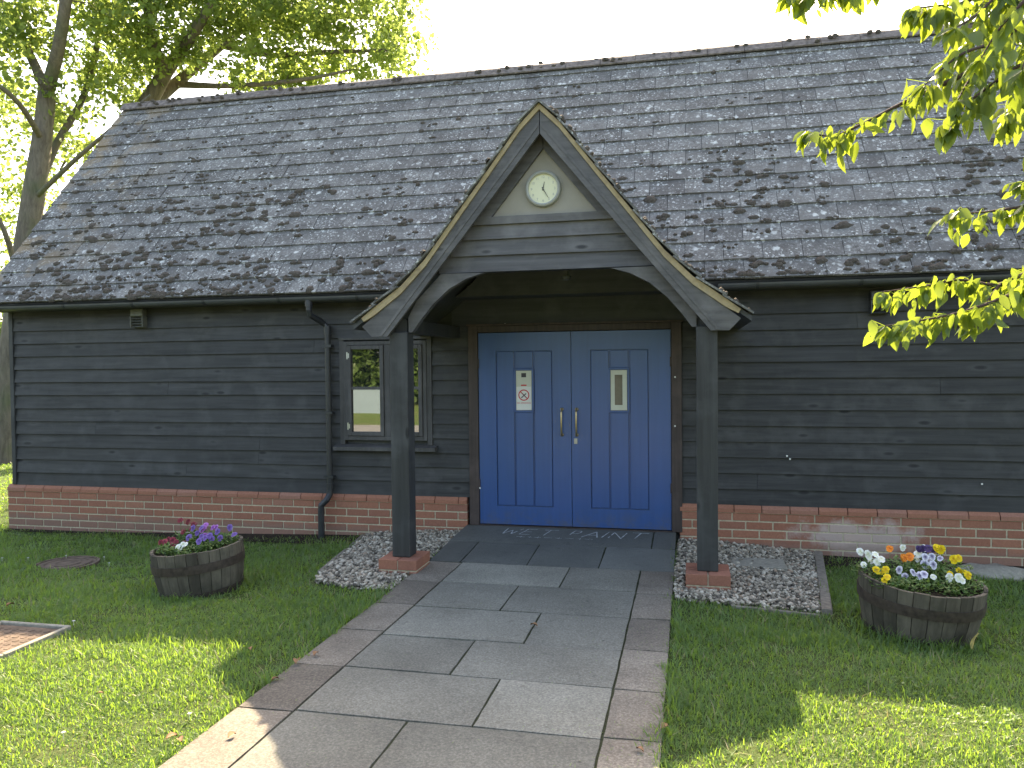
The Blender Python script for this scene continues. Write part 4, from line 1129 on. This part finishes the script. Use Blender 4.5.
v_, f_, t_ = grass(15000, -9.5, 6, -6.2, 0, 1.45, 1.2, 9)
o = np_mesh('dry_grass', v_, f_, M_DRYGRASS, t_); tag(o, 'scattered dry straw coloured blades among the lawn grass', 'grass', kind='stuff')

rw = np.random.default_rng(31); wc = []
for i in range(70):
    x, y = rw.uniform(-9, 4.5), rw.uniform(-6, -.3)
    if bool(excluded(np.array([x]), np.array([y]))[0]): continue
    for k in range(rw.integers(5, 26)):
        a, b_ = x+rw.normal(0, .11), y+rw.normal(0, .09)
        if not bool(excluded(np.array([a]), np.array([b_]))[0]): wc.append((a, b_, lz(a, b_)+rw.uniform(.012, .035)))
wc = np.array(wc); n = len(wc); an = rw.uniform(0, 6.28, n)[:, None]; k3 = np.arange(3)[None]*2.094
tri = []; Pw = []
for j in range(3):
    a = an[:, 0]+2.094*j; r_ = rw.uniform(.006, .014, n)
    d = np.stack([np.cos(a), np.sin(a), rw.uniform(-.2, .4, n)], -1); q = np.stack([-np.sin(a), np.cos(a), np.zeros(n)], -1)
    r_ = r_[:, None]
    Pw.append(np.stack([wc, wc+d*r_*.9+q*r_*.7, wc+d*r_*1.8, wc+d*r_*.9-q*r_*.7], 1).reshape(-1, 3))
Pw = np.concatenate(Pw); Fw = np.arange(len(Pw)).reshape(-1, 4)
o = np_mesh('clover', Pw, Fw, M_PANSYLEAF, np.repeat(rw.random(len(Fw)), 4)); tag(o, 'patches of small round leaved clover in the lawn', 'clover', kind='stuff')
# daisies, fallen leaves ---------------------------------------------------------
dz_ = None
for px_, py_ in ((66, 552), (104, 553), (28, 556), (2, 557), (109, 560), (74, 633), (64, 756), (190, 736), (765, 560)):
    p = pix(px_, py_, 2, -.17)
    if dz_ is None:
        m = MB()
        for k in range(10):
            t = 2*math.pi*k/10; m.add([(0, 0, .035), (.006*math.cos(t-.3), .006*math.sin(t-.3), .036), (.014*math.cos(t), .014*math.sin(t), .034), (.006*math.cos(t+.3), .006*math.sin(t+.3), .036)], [(0, 1, 2, 3)], 1)
        m.tube([(0, 0, 0), (0, 0, .034)], .0012, 4)
        o = m.build('daisy', PM['white'], recalc=False); dz_ = o
    else: o = copy_tree(dz_)
    o.location = (p[0], p[1], lz(p[0], p[1])+.015); tag(o, 'tiny white daisy in the lawn', 'daisy', 'daisies in the lawn')
def leaf_obj(L, W, mat, name='fallen_leaf'):
    m = MB(); n = 5; vs = []
    for i in range(n+1):
        u = i/n; w_ = W*math.sin(math.pi*min(.97, max(.03, u)))**.8; z = .012*math.sin(u*3.1)+.004
        vs += [(u*L-L/2, -w_, z+.008), (u*L-L/2, 0, z), (u*L-L/2, w_, z+.012)]
    m.add(vs, [(i*3+k, i*3+3+k, i*3+4+k, i*3+1+k) for i in range(n) for k in range(2)])
    return m.build(name, mat, recalc=False, smooth=True)
lf0 = None
for i, (px_, py_, s_) in enumerate(((534, 627, 1), (297, 664, 1.3), (316, 656, 1.1), (275, 681, .8), (250, 650, .8), (172, 745, 1), (180, 748, .9), (232, 744, .9), (10, 604, 1.2), (100, 700, .7), (665, 735, 1), (640, 752, .8), (860, 560, 1))):
    p = pix(px_, py_, 2, -.07 if 240 < px_ < 660 else -.1)
    o = lf0.copy() if lf0 else leaf_obj(.055, .018, M_LEAFBROWN)
    if lf0: COL.objects.link(o)
    lf0 = lf0 or o
    onpath = PXL < p[0] < PXR
    o.location = (p[0], p[1], (float(path_z(p[1]))+.004 if onpath else lz(p[0], p[1])+.03)); o.rotation_euler = (0, 0, random.uniform(0, 6)); o.scale = (s_,)*3
    if onpath: tag(o, 'small curled brown leaf lying on the paved path', 'leaf', 'brown leaves on the path')
    else: tag(o, 'small curled brown leaf lying in the grass', 'leaf', 'brown leaves in the grass')
p = pix(977, 641, 2, -.08)
o = leaf_obj(.13, .042, M_LEAFYEL); o.location = (p[0], p[1], lz(p[0], p[1])+.07); o.rotation_euler = (R(20), R(-70), R(-60)); tag(o, 'large yellow withered leaf beside the barrel of white and yellow pansies', 'leaf')

# ------------------------------------------------------------------ trees
def leaf_cloud(centers, radii, per, size, rg_, keep=None, up=.3):
    n = len(centers)*per
    c = np.repeat(np.array(centers), per, 0); r_ = np.repeat(np.array(radii), per)[:, None]
    p = c+rg_.standard_normal((n, 3))*r_*np.array([.55, .55, .38])
    if keep is not None: p = p[keep(p)]; n = len(p)
    d = rg_.standard_normal((n, 3)); d[:, 2] -= .25; d /= np.linalg.norm(d, axis=1)[:, None]
    q = rg_.standard_normal((n, 3)); q[:, 2] += up*3; s_ = np.cross(d, q); s_ /= np.linalg.norm(s_, axis=1)[:, None]+1e-9
    nn = np.cross(d, s_)
    L = size*rg_.uniform(.6, 1.25, n)[:, None]; W = L*rg_.uniform(.32, .45, n)[:, None]
    # lobed leaf of six points: base, two shoulders, two upper, tip, folded on its midrib
    P = np.stack([p, p+d*L*.35+s_*W+nn*W*.25, p+d*L*.75+s_*W*.7+nn*W*.2, p+d*L, p+d*L*.75-s_*W*.7+nn*W*.2, p+d*L*.35-s_*W+nn*W*.25], 1)
    base = (np.arange(n)*6)[:, None]
    F = np.concatenate([base+np.array([[0, 1, 2, 3]]), base+np.array([[0, 3, 4, 5]])], 0)
    return P.reshape(-1, 3), F, np.repeat(np.clip(rg_.normal(.5, .25, n), 0, 1), 6)
def grow(limbs, targets, rg_, tw=.012):
    """limbs: list of (points, radii). Adds a curved branch from the nearest wood to every target. Returns MB"""
    m = MB(); nodes = []; rads = []
    for pts, rr in limbs:
        P = [Vector(p) for p in pts]; out = []; ro = []
        for i in range(len(P)-1):
            for k in range(4):
                t = k/4
                a = P[max(i-1, 0)]; b_ = P[i]; c = P[i+1]; d = P[min(i+2, len(P)-1)]
                q = .5*((2*b_)+(-a+c)*t+(2*a-5*b_+4*c-d)*t*t+(-a+3*b_-3*c+d)*t**3)
                out.append(q); ro.append(rr[i]+(rr[i+1]-rr[i])*t)
        out.append(P[-1]); ro.append(rr[-1])
        m.tube(out, ro, 10, cap=True)
        nodes += [tuple(p) for p in out[3:]]; rads += ro[3:]
    NN = np.array(nodes); RR = np.array(rads)
    T = np.array(targets); order = np.argsort([np.min(np.linalg.norm(NN-t, axis=1)) for t in T])
    for i in order:
        t = T[i]; dd = np.linalg.norm(NN-t, axis=1)+np.where(NN[:, 2] > t[2]+.3, .8, 0); j = int(np.argmin(dd)); L = float(np.linalg.norm(NN[j]-t))
        if L < .12: continue
        a = Vector(NN[j]); b_ = Vector(t); n = max(2, int(L/.35)); r0 = min(float(RR[j])*.62, tw*(1+L*.9)); pts = []; rr = []
        side = Vector(rg_.standard_normal(3))*L*.10
        for k in range(n+1):
            u = k/n; p = a.lerp(b_, u)+side*math.sin(u*math.pi)+Vector((0, 0, .10*L*math.sin(u*math.pi)))
            pts.append(p); rr.append(r0*(1-u)+.005*u)
        m.tube(pts, rr, 5, cap=False)
        NN = np.concatenate([NN, np.array([tuple(p) for p in pts[1:]])]); RR = np.concatenate([RR, np.array(rr[1:])])
    return m
def in_blobs(blobs, n, rg_):
    out = []
    wts = np.array([b_[3]*b_[4]*b_[5] for b_ in blobs]); wts = wts/wts.sum()
    for i in range(n):
        b_ = blobs[rg_.choice(len(blobs), p=wts)]; d = rg_.standard_normal(3); d /= np.linalg.norm(d); r_ = rg_.random()**.45
        out.append((b_[0]+d[0]*r_*b_[3], b_[1]+d[1]*r_*b_[4], b_[2]+d[2]*r_*b_[5]))
    return out
P6 = lambda x, y, yy: tuple(pix(x, y, 1, yy))
rgA = np.random.default_rng(5)
def sun_keep(p):
    """foliage that would shade the sunlit patch of lawn on the left has been thinned away"""
    zz = p[:, 2]+.12; gx_ = p[:, 0]+KX*zz; gy_ = p[:, 1]-KY*zz
    return ~((gx_ > -3.9) & (gx_ < 3) & (gy_ < -3.4))
# tree A: trunk left of the roof
yA = 5.8
tA = empty('broadleaf_tree', (-14.5, 5.8, -.26)); tag(tA, 'tall leafy tree with forked trunk beyond the left end of the hall', 'tree')
base = (-14.5, 5.8, -.4)
fork = P6(47, 92, yA)
trunkA = [base, P6(8, 400, yA), P6(20, 290, yA), P6(33, 200, yA), P6(42, 140, yA), fork]
limA = [([*trunkA], [.42, .28, .24, .22, .19, .17]),
        ([fork, P6(58, 50, yA-.3), P6(66, 0, yA-.6), P6(76, -80, yA-.8), P6(80, -180, yA-1)], [.14, .12, .11, .09, .05]),
        ([fork, P6(30, 55, yA+.3), P6(8, 12, yA+.6), P6(-40, -60, yA+1), P6(-90, -120, yA+1.4)], [.12, .09, .08, .06, .03]),
        ([P6(33, 200, yA), P6(56, 145, yA+.6), P6(84, 95, yA+1.2), P6(100, 30, yA+1.6), P6(110, -40, yA+2)], [.11, .08, .07, .06, .03]),
        ([P6(42, 140, yA), P6(20, 105, yA-1), P6(-10, 80, yA-1.6), P6(-70, 50, yA-2.2)], [.07, .05, .04, .02]),
        ([P6(20, 290, yA), P6(4, 230, yA-.8), P6(-30, 180, yA-1.4), P6(-80, 130, yA-2)], [.07, .05, .04, .02]),
        ([P6(33, 200, yA), P6(75, 160, yA-.5), P6(110, 130, yA-.9), P6(150, 95, yA-1.2)], [.06, .045, .035, .02])]
def blobpx(x, y, yy, rpx, ry=1.2, rz=None):
    c = pix(x, y, 1, yy); d = (c-CAM) @ _F; r_ = rpx/FPX*d
    return (c[0], c[1], c[2], r_, ry, rz if rz else r_)
blA = [blobpx(62, 118, 6.6, 36, 1.1), blobpx(12, 95, 6.6, 40, 1.1), blobpx(112, 100, 7.0, 34, 1.1), blobpx(140, 60, 7, 40, 1.2), blobpx(20, 30, 5.5, 70, 1.6), blobpx(90, 20, 6.2, 60, 1.6), blobpx(-60, 60, 6, 90, 2.2), blobpx(10, 160, 6.8, 45, 1.2), blobpx(90, 150, 7.6, 38, 1.2), blobpx(55, 205, 8.2, 45, 1.2), blobpx(10, 240, 8, 45, 1.2),
       blobpx(60, -90, 6, 120, 2.5), blobpx(-120, -40, 6, 120, 2.5), blobpx(-80, 180, 7, 80, 2)]
tgA = in_blobs(blA, 520, rgA)
mA = grow(limA, tgA, rgA)
mA.v = [(a-tA.location.x, b_-tA.location.y, c-tA.location.z) for a, b_, c in mA.v]
mA.build('trunk', M_BARK, tA, smooth=True, recalc=False)
V_, F_, T_ = leaf_cloud(tgA, rgA.uniform(.28, .6, len(tgA)), 66, .12, rgA, sun_keep)
np_mesh('crown', V_-np.array(tA.location), F_, M_TREELEAF, T_, tA)
# tree B: leans up from behind the roof
rgB = np.random.default_rng(8); yB_ = 7.5
b0 = P6(118, 180, yB_)
tB = empty('broadleaf_tree', (b0[0]-.4, yB_, -.26)); tag(tB, 'broad tree with leaning limbs rising behind the left part of the roof', 'tree')
j0 = P6(145, 108, yB_)
limB = [([(b0[0]-.4, yB_, -.4), (b0[0]-.3, yB_, 2.0), b0, j0], [.42, .34, .27, .23]),
        ([j0, P6(166, 72, yB_), P6(190, 38, yB_-.3), P6(214, -5, yB_-.5), P6(235, -80, yB_-.5)], [.21, .15, .12, .09, .05]),
        ([j0, P6(175, 84, yB_+.6), P6(222, 45, yB_+1.2), P6(270, 5, yB_+1.8), P6(310, -50, yB_+2.2)], [.17, .13, .10, .07, .04]),
        ([P6(166, 72, yB_), P6(152, 40, yB_-.6), P6(146, -10, yB_-1), P6(140, -90, yB_-1.4)], [.17, .11, .09, .04]),
        ([P6(222, 45, yB_+1.2), P6(270, 55, yB_+.6), P6(330, 52, yB_+.2), P6(395, 50, yB_)], [.10, .06, .05, .025]),
        ([P6(175, 84, yB_+.6), P6(230, 86, yB_+.2), P6(300, 80, yB_), P6(350, 70, yB_-.3)], [.09, .055, .045, .02]),
        ([P6(270, 5, yB_+1.8), P6(330, 15, yB_+1.4), P6(390, 20, yB_+1)], [.08, .05, .02]),
        ([j0, P6(110, 135, yB_+.8), P6(75, 150, yB_+1.2), P6(60, 170, yB_+1.4)], [.09, .06, .05, .02])]
blB = [blobpx(170, 25, 7, 60, 1.4), blobpx(240, 25, 7.6, 62, 1.5), blobpx(300, 40, 7.8, 50, 1.4), blobpx(350, 35, 7.8, 52, 1.4), blobpx(385, 15, 7.6, 42, 1.2), blobpx(400, 62, 7.8, 22, 1), blobpx(120, 60, 7.5, 45, 1.4),
       blobpx(230, -80, 7.5, 110, 2.4), blobpx(340, -60, 7.5, 75, 2.0), blobpx(250, 85, 8.6, 36, 1.2), blobpx(320, 85, 8.8, 32, 1.2), blobpx(400, -30, 7.6, 30, 1.0)]
blB += [(-6.5, 4.9, 9.6, 1.5, 1.2, .6), (-8.0, 4.3, 9.4, 1.2, 1.0, .6)]
tgB = in_blobs(blB, 560, rgB)
mB = grow(limB, tgB, rgB)
lo3 = tB.location
mB.v = [(a-lo3.x, b_-lo3.y, c-lo3.z) for a, b_, c in mB.v]
mB.build('trunk', M_BARK, tB, smooth=True, recalc=False)
V_, F_, T_ = leaf_cloud(tgB, rgB.uniform(.26, .52, len(tgB)), 66, .12, rgB, sun_keep)
np_mesh('crown', V_-np.array(lo3), F_, M_TREELEAF, T_, tB)

# shrubs and far greenery behind
def shrub(loc, rx, ry, rz, n, size, label, name='shrub', group=None, seed=1, mat=M_HEDGELEAF, hollow=.55):
    rg_ = np.random.default_rng(seed); e = empty(name, loc); tag(e, label, 'shrub' if name == 'shrub' else 'tree', group)
    d = rg_.standard_normal((n, 3)); d /= np.linalg.norm(d, axis=1)[:, None]; 
    r_ = rg_.uniform(hollow, 1, n)[:, None]
    w_ = np.array([1+.25*noise.noise(Vector((a*2.2+seed, b_*2.2, c*2.2))) for a, b_, c in d])[:, None]
    c = d*r_*w_*np.array([rx, ry, rz*.5])+np.array([0, 0, rz*.46])
    V_, F_, T_ = leaf_cloud(c, np.full(n, size*2.2), 14, size, rg_)
    np_mesh('crown', V_, F_, mat, T_, e)
    m = MB()
    for k in range(6):
        t = k*1.05; m.tube([(0, 0, -.2), (.2*rx*math.cos(t), .2*ry*math.sin(t), rz*.3), (.6*rx*math.cos(t), .6*ry*math.sin(t), rz*.7)], [.08+.02*rz, .05, .015], 6)
    m.build('trunk', M_BARK, e, smooth=True)
shrub((-26, 19, -.3), 5, 3, 5.0, 800, .20, 'dense bush far behind the forked tree at the left', seed=3)
shrub((-19.5, 22, -.3), 4, 3, 6.0, 800, .20, 'tall bush between the two trees behind the hall', seed=4)
shrub((-33, 14, -.3), 5, 3, 5.5, 700, .22, 'far bush at the left edge beyond the lawn', seed=6)
# greenery behind the photographer, seen mirrored in the window
for i, (x, y, s_) in enumerate(((-22, -27, 1), (-15.5, -28, 1.15), (-9, -27, 1), (-2, -28, 1.1), (6, -28, 1.0), (14, -28, 1.1))):
    shrub((x, y, -.2), 4.2*s_, 2.6, 7*s_, 1300, .30, ['leftmost', 'second', 'third', 'fourth', 'fifth', 'rightmost'][i]+' dense green tree of the row facing the hall across the lawn', 'hedgerow_tree', 'trees facing the hall', 20+i)
m = MB(); m.box(-22, -11.6, -20.4, -20.2, -.3, .86, bev=.01); m.box(-22.05, -11.55, -20.45, -20.15, .862, .92, bev=.01)  # unseen wall, added only to give the pale patch in the window reflection
tag(m.build('added_reflection_wall', M_REFLECTWALL), 'low pale wall added out of view to be mirrored in the hall window', 'wall')

# ------------------------------------------------------------------ cherry tree overhanging from the right
rgC = np.random.default_rng(21)
tC = empty('cherry_tree', (4.3, -4.3, -.12)); tag(tC, 'cherry tree reaching sunlit leafy branches in from the right edge', 'tree')
yC = -4.6
C = lambda x, y, yy=yC: Vector(pix(x, y, 1, yy))
tr_top = Vector((4.2, -4.4, 1.9))
hub1 = Vector((3.3, -4.5, 3.0)); hub2 = Vector((2.9, -4.6, 2.35)); hub3 = Vector((3.2, -4.8, 3.6))
wood = MB()
def spline(P, k=5):
    P = [Vector(p) for p in P]; out = []
    for i in range(len(P)-1):
        for q in range(k):
            t = q/k; a = P[max(i-1, 0)]; b_ = P[i]; c = P[i+1]; d = P[min(i+2, len(P)-1)]
            out.append(.5*((2*b_)+(-a+c)*t+(2*a-5*b_+4*c-d)*t*t+(-a+3*b_-3*c+d)*t**3))
    out.append(P[-1]); return out
def limb(P, r0, r1):
    s_ = spline(P); wood.tube(s_, [r0+(r1-r0)*i/(len(s_)-1) for i in range(len(s_))], 8); return s_
limb([(4.3, -4.3, -.3), (4.28, -4.32, .8), tr_top], .15, .11)
limb([tr_top, (3.7, -4.45, 2.5), hub1, hub3, (3.0, -5.0, 4.4)], .10, .03)
limb([tr_top, (3.5, -4.5, 2.1), hub2], .06, .03)
limb([tr_top, (4.8, -4.0, 3.0), (5.3, -3.6, 4.2)], .09, .03)
V8 = []; F8 = []; T8 = []
def add_leaf(p, d, nrm, L, W, tint):
    """drooping pointed leaf, folded on the midrib, 12 points"""
    s_ = d.cross(nrm).normalized(); n0 = len(V8); st = [0, .12, .35, .62, .85, 1.0]; wd = [.0, .55, 1.0, .85, .4, .0]
    curl = random.uniform(.05, .35)
    for u, w_ in zip(st, wd):
        c = p+d*L*u-nrm*curl*L*u*u
        if w_ == 0: V8.append(c); V8.append(c); V8.append(c); T8.extend([tint]*3); continue
        wv = W*w_*(1+random.uniform(-.06, .06))
        V8.append(c+s_*wv+nrm*wv*.35); V8.append(c); V8.append(c-s_*wv+nrm*wv*.35); T8.extend([tint]*3)
    for i in range(5):
        a = n0+i*3; F8.append((a, a+3, a+4, a+1)); F8.append((a+1, a+4, a+5, a+2))
def leafy(P, r0=.008, dens=1.0, L=.098, t0=.0):
    s_ = spline(P, 6); n = len(s_); wood.tube(s_, [r0*(1-i/(n-1))+.0022 for i in range(n)], 6)
    tot = sum((s_[i+1]-s_[i]).length for i in range(n-1)); k = int(tot*57*dens)
    for i in range(k):
        u = t0+(1-t0)*(i+random.random())/k; j = min(n-2, int(u*(n-1))); p = s_[j].lerp(s_[j+1], u*(n-1)-j)
        ax = (s_[j+1]-s_[j]).normalized()
        d = (ax*random.uniform(-.1, .5)+Vector((random.gauss(0, .33), random.gauss(0, .38), -random.uniform(.55, 1.25)))).normalized()
        nrm = Vector((random.gauss(-.15, .6), random.gauss(-.5, .55), random.uniform(.1, .9))); nrm = (nrm-d*nrm.dot(d)).normalized()
        far = random.random()**1.5
        pet = p+Vector((random.gauss(0, .012+.03*far), random.gauss(0, .015+.05*far), random.uniform(-.015, .015)+far*random.uniform(-.075, .035)))
        q0 = len(V8); w0 = Vector((0, 0, .0011)); V8.extend([p-w0, pet-w0, pet+w0, p+w0]); T8.extend([.9]*4); F8.append((q0, q0+1, q0+2, q0+3))
        l = L*random.uniform(.42, 1.12); add_leaf(pet, d, nrm, l, l*random.uniform(.19, .28), random.random())
    # end rosette
    for q in range(5):
        d = Vector((random.gauss(-.2, .5), random.gauss(0, .4), -random.uniform(.3, 1))).normalized(); nrm = Vector((0, -.5, .8)); nrm = (nrm-d*nrm.dot(d)).normalized()
        add_leaf(s_[-1], d, nrm, L*.8, L*.2, random.random())
# long upper branch
leafy([hub1, C(1100, -30), C(1035, 15), C(985, 62), C(948, 82, -4.55), C(905, 102, -4.5), C(862, 124, -4.45), C(832, 136, -4.42), C(806, 131, -4.4)], .016, .82, t0=.15)
leafy([C(985, 62), C(968, 82, -4.7), C(958, 100, -4.8)], .006, 1)
leafy([C(1035, 15), C(1000, 40, -4.8), C(960, 55, -4.9), C(925, 85, -4.95)], .008, .8)
leafy([hub1, C(1080, 10, -4.7), C(1040, 50, -4.75), C(1005, 75, -4.8), C(965, 105, -4.8), C(948, 125, -4.8)], .012, .9)
leafy([C(1040, 50, -4.75), C(1018, 85, -4.6), C(1008, 108, -4.5)], .006, 1.0)
leafy([hub3, C(1060, -60), C(1010, -20), C(965, 2), C(935, 6), C(914, 8)], .010, .75, t0=.3)
leafy([C(1010, -20), C(980, 12, -4.7), C(955, 28, -4.8)], .007, 1.0)
leafy([C(1060, -60), C(1030, -5, -4.3), C(1000, 22, -4.2), C(985, 40, -4.2)], .008, 1.1)
leafy([hub3, C(1040, -110), C(950, -60), C(880, -25), C(835, -12), C(790, -5)], .010, .8, t0=.3)
leafy([C(1060, -20, -4.8), C(1035, 30, -4.9), C(1022, 70, -5.0)], .007, 1.1)
leafy([hub1, C(1080, -20), C(1030, -10), C(995, 10), C(965, 38, -4.5), C(945, 62, -4.5)], .008, .9)
leafy([hub1, C(1075, 30, -4.3), C(1045, 70, -4.3), C(1020, 105, -4.3), C(1003, 122, -4.3)], .008, 1.0)
leafy([C(1060, -40, -5.0), C(1025, 0, -5.1), C(1000, 28, -5.1), C(980, 60, -5.1)], .007, 1.0)
# middle branch
leafy([hub2, C(1090, 190), C(1030, 205), C(985, 212), C(952, 214)], .008, .85, L=.085)
leafy([hub2, C(1080, 150), C(1040, 175), C(1022, 182)], .006, .8, L=.085)
# lower pair
leafy([hub2, C(1100, 235), C(1045, 262), C(1000, 284), C(960, 280), C(925, 286), C(882, 292)], .010, .95, L=.09, t0=.2)
leafy([hub2, C(1080, 255, -4.7), C(1020, 290, -4.75), C(975, 308, -4.8), C(935, 318, -4.8), C(885, 326, -4.8)], .010, 1.0, L=.09, t0=.2)
leafy([C(1000, 284), C(985, 305, -4.7), C(970, 325, -4.7)], .005, 1.1, L=.09)
leafy([C(1045, 262), C(1030, 280, -4.4), C(1012, 300, -4.4)], .005, 1.1, L=.09)
# rest of the crown outside the frame
for i in range(46):
    t = random.uniform(0, 6.28); a = random.choice([Vector((3.0, -5.0, 4.4)), Vector((5.3, -3.6, 4.2)), hub1+Vector((.6, 0, .6)), Vector((4.6, -4.1, 2.8))])
    e_ = a+Vector((abs(math.cos(t))*1.2+.1, math.sin(t)*1.1, random.uniform(-.6, 1.1)))
    leafy([a, a.lerp(e_, .5)+Vector((0, 0, .15)), e_], .010, .55, L=.11)
loc = np.array(tC.location)
wood.v = [(a-loc[0], b_-loc[1], c-loc[2]) for a, b_, c in wood.v]
wood.build('trunk', M_BARKC, tC, smooth=True, recalc=False)
V8n = np.array([tuple(v) for v in V8])-loc
np_mesh('crown', V8n, np.array(F8), M_CHERRYLEAF, np.array(T8), tC, smooth=True)
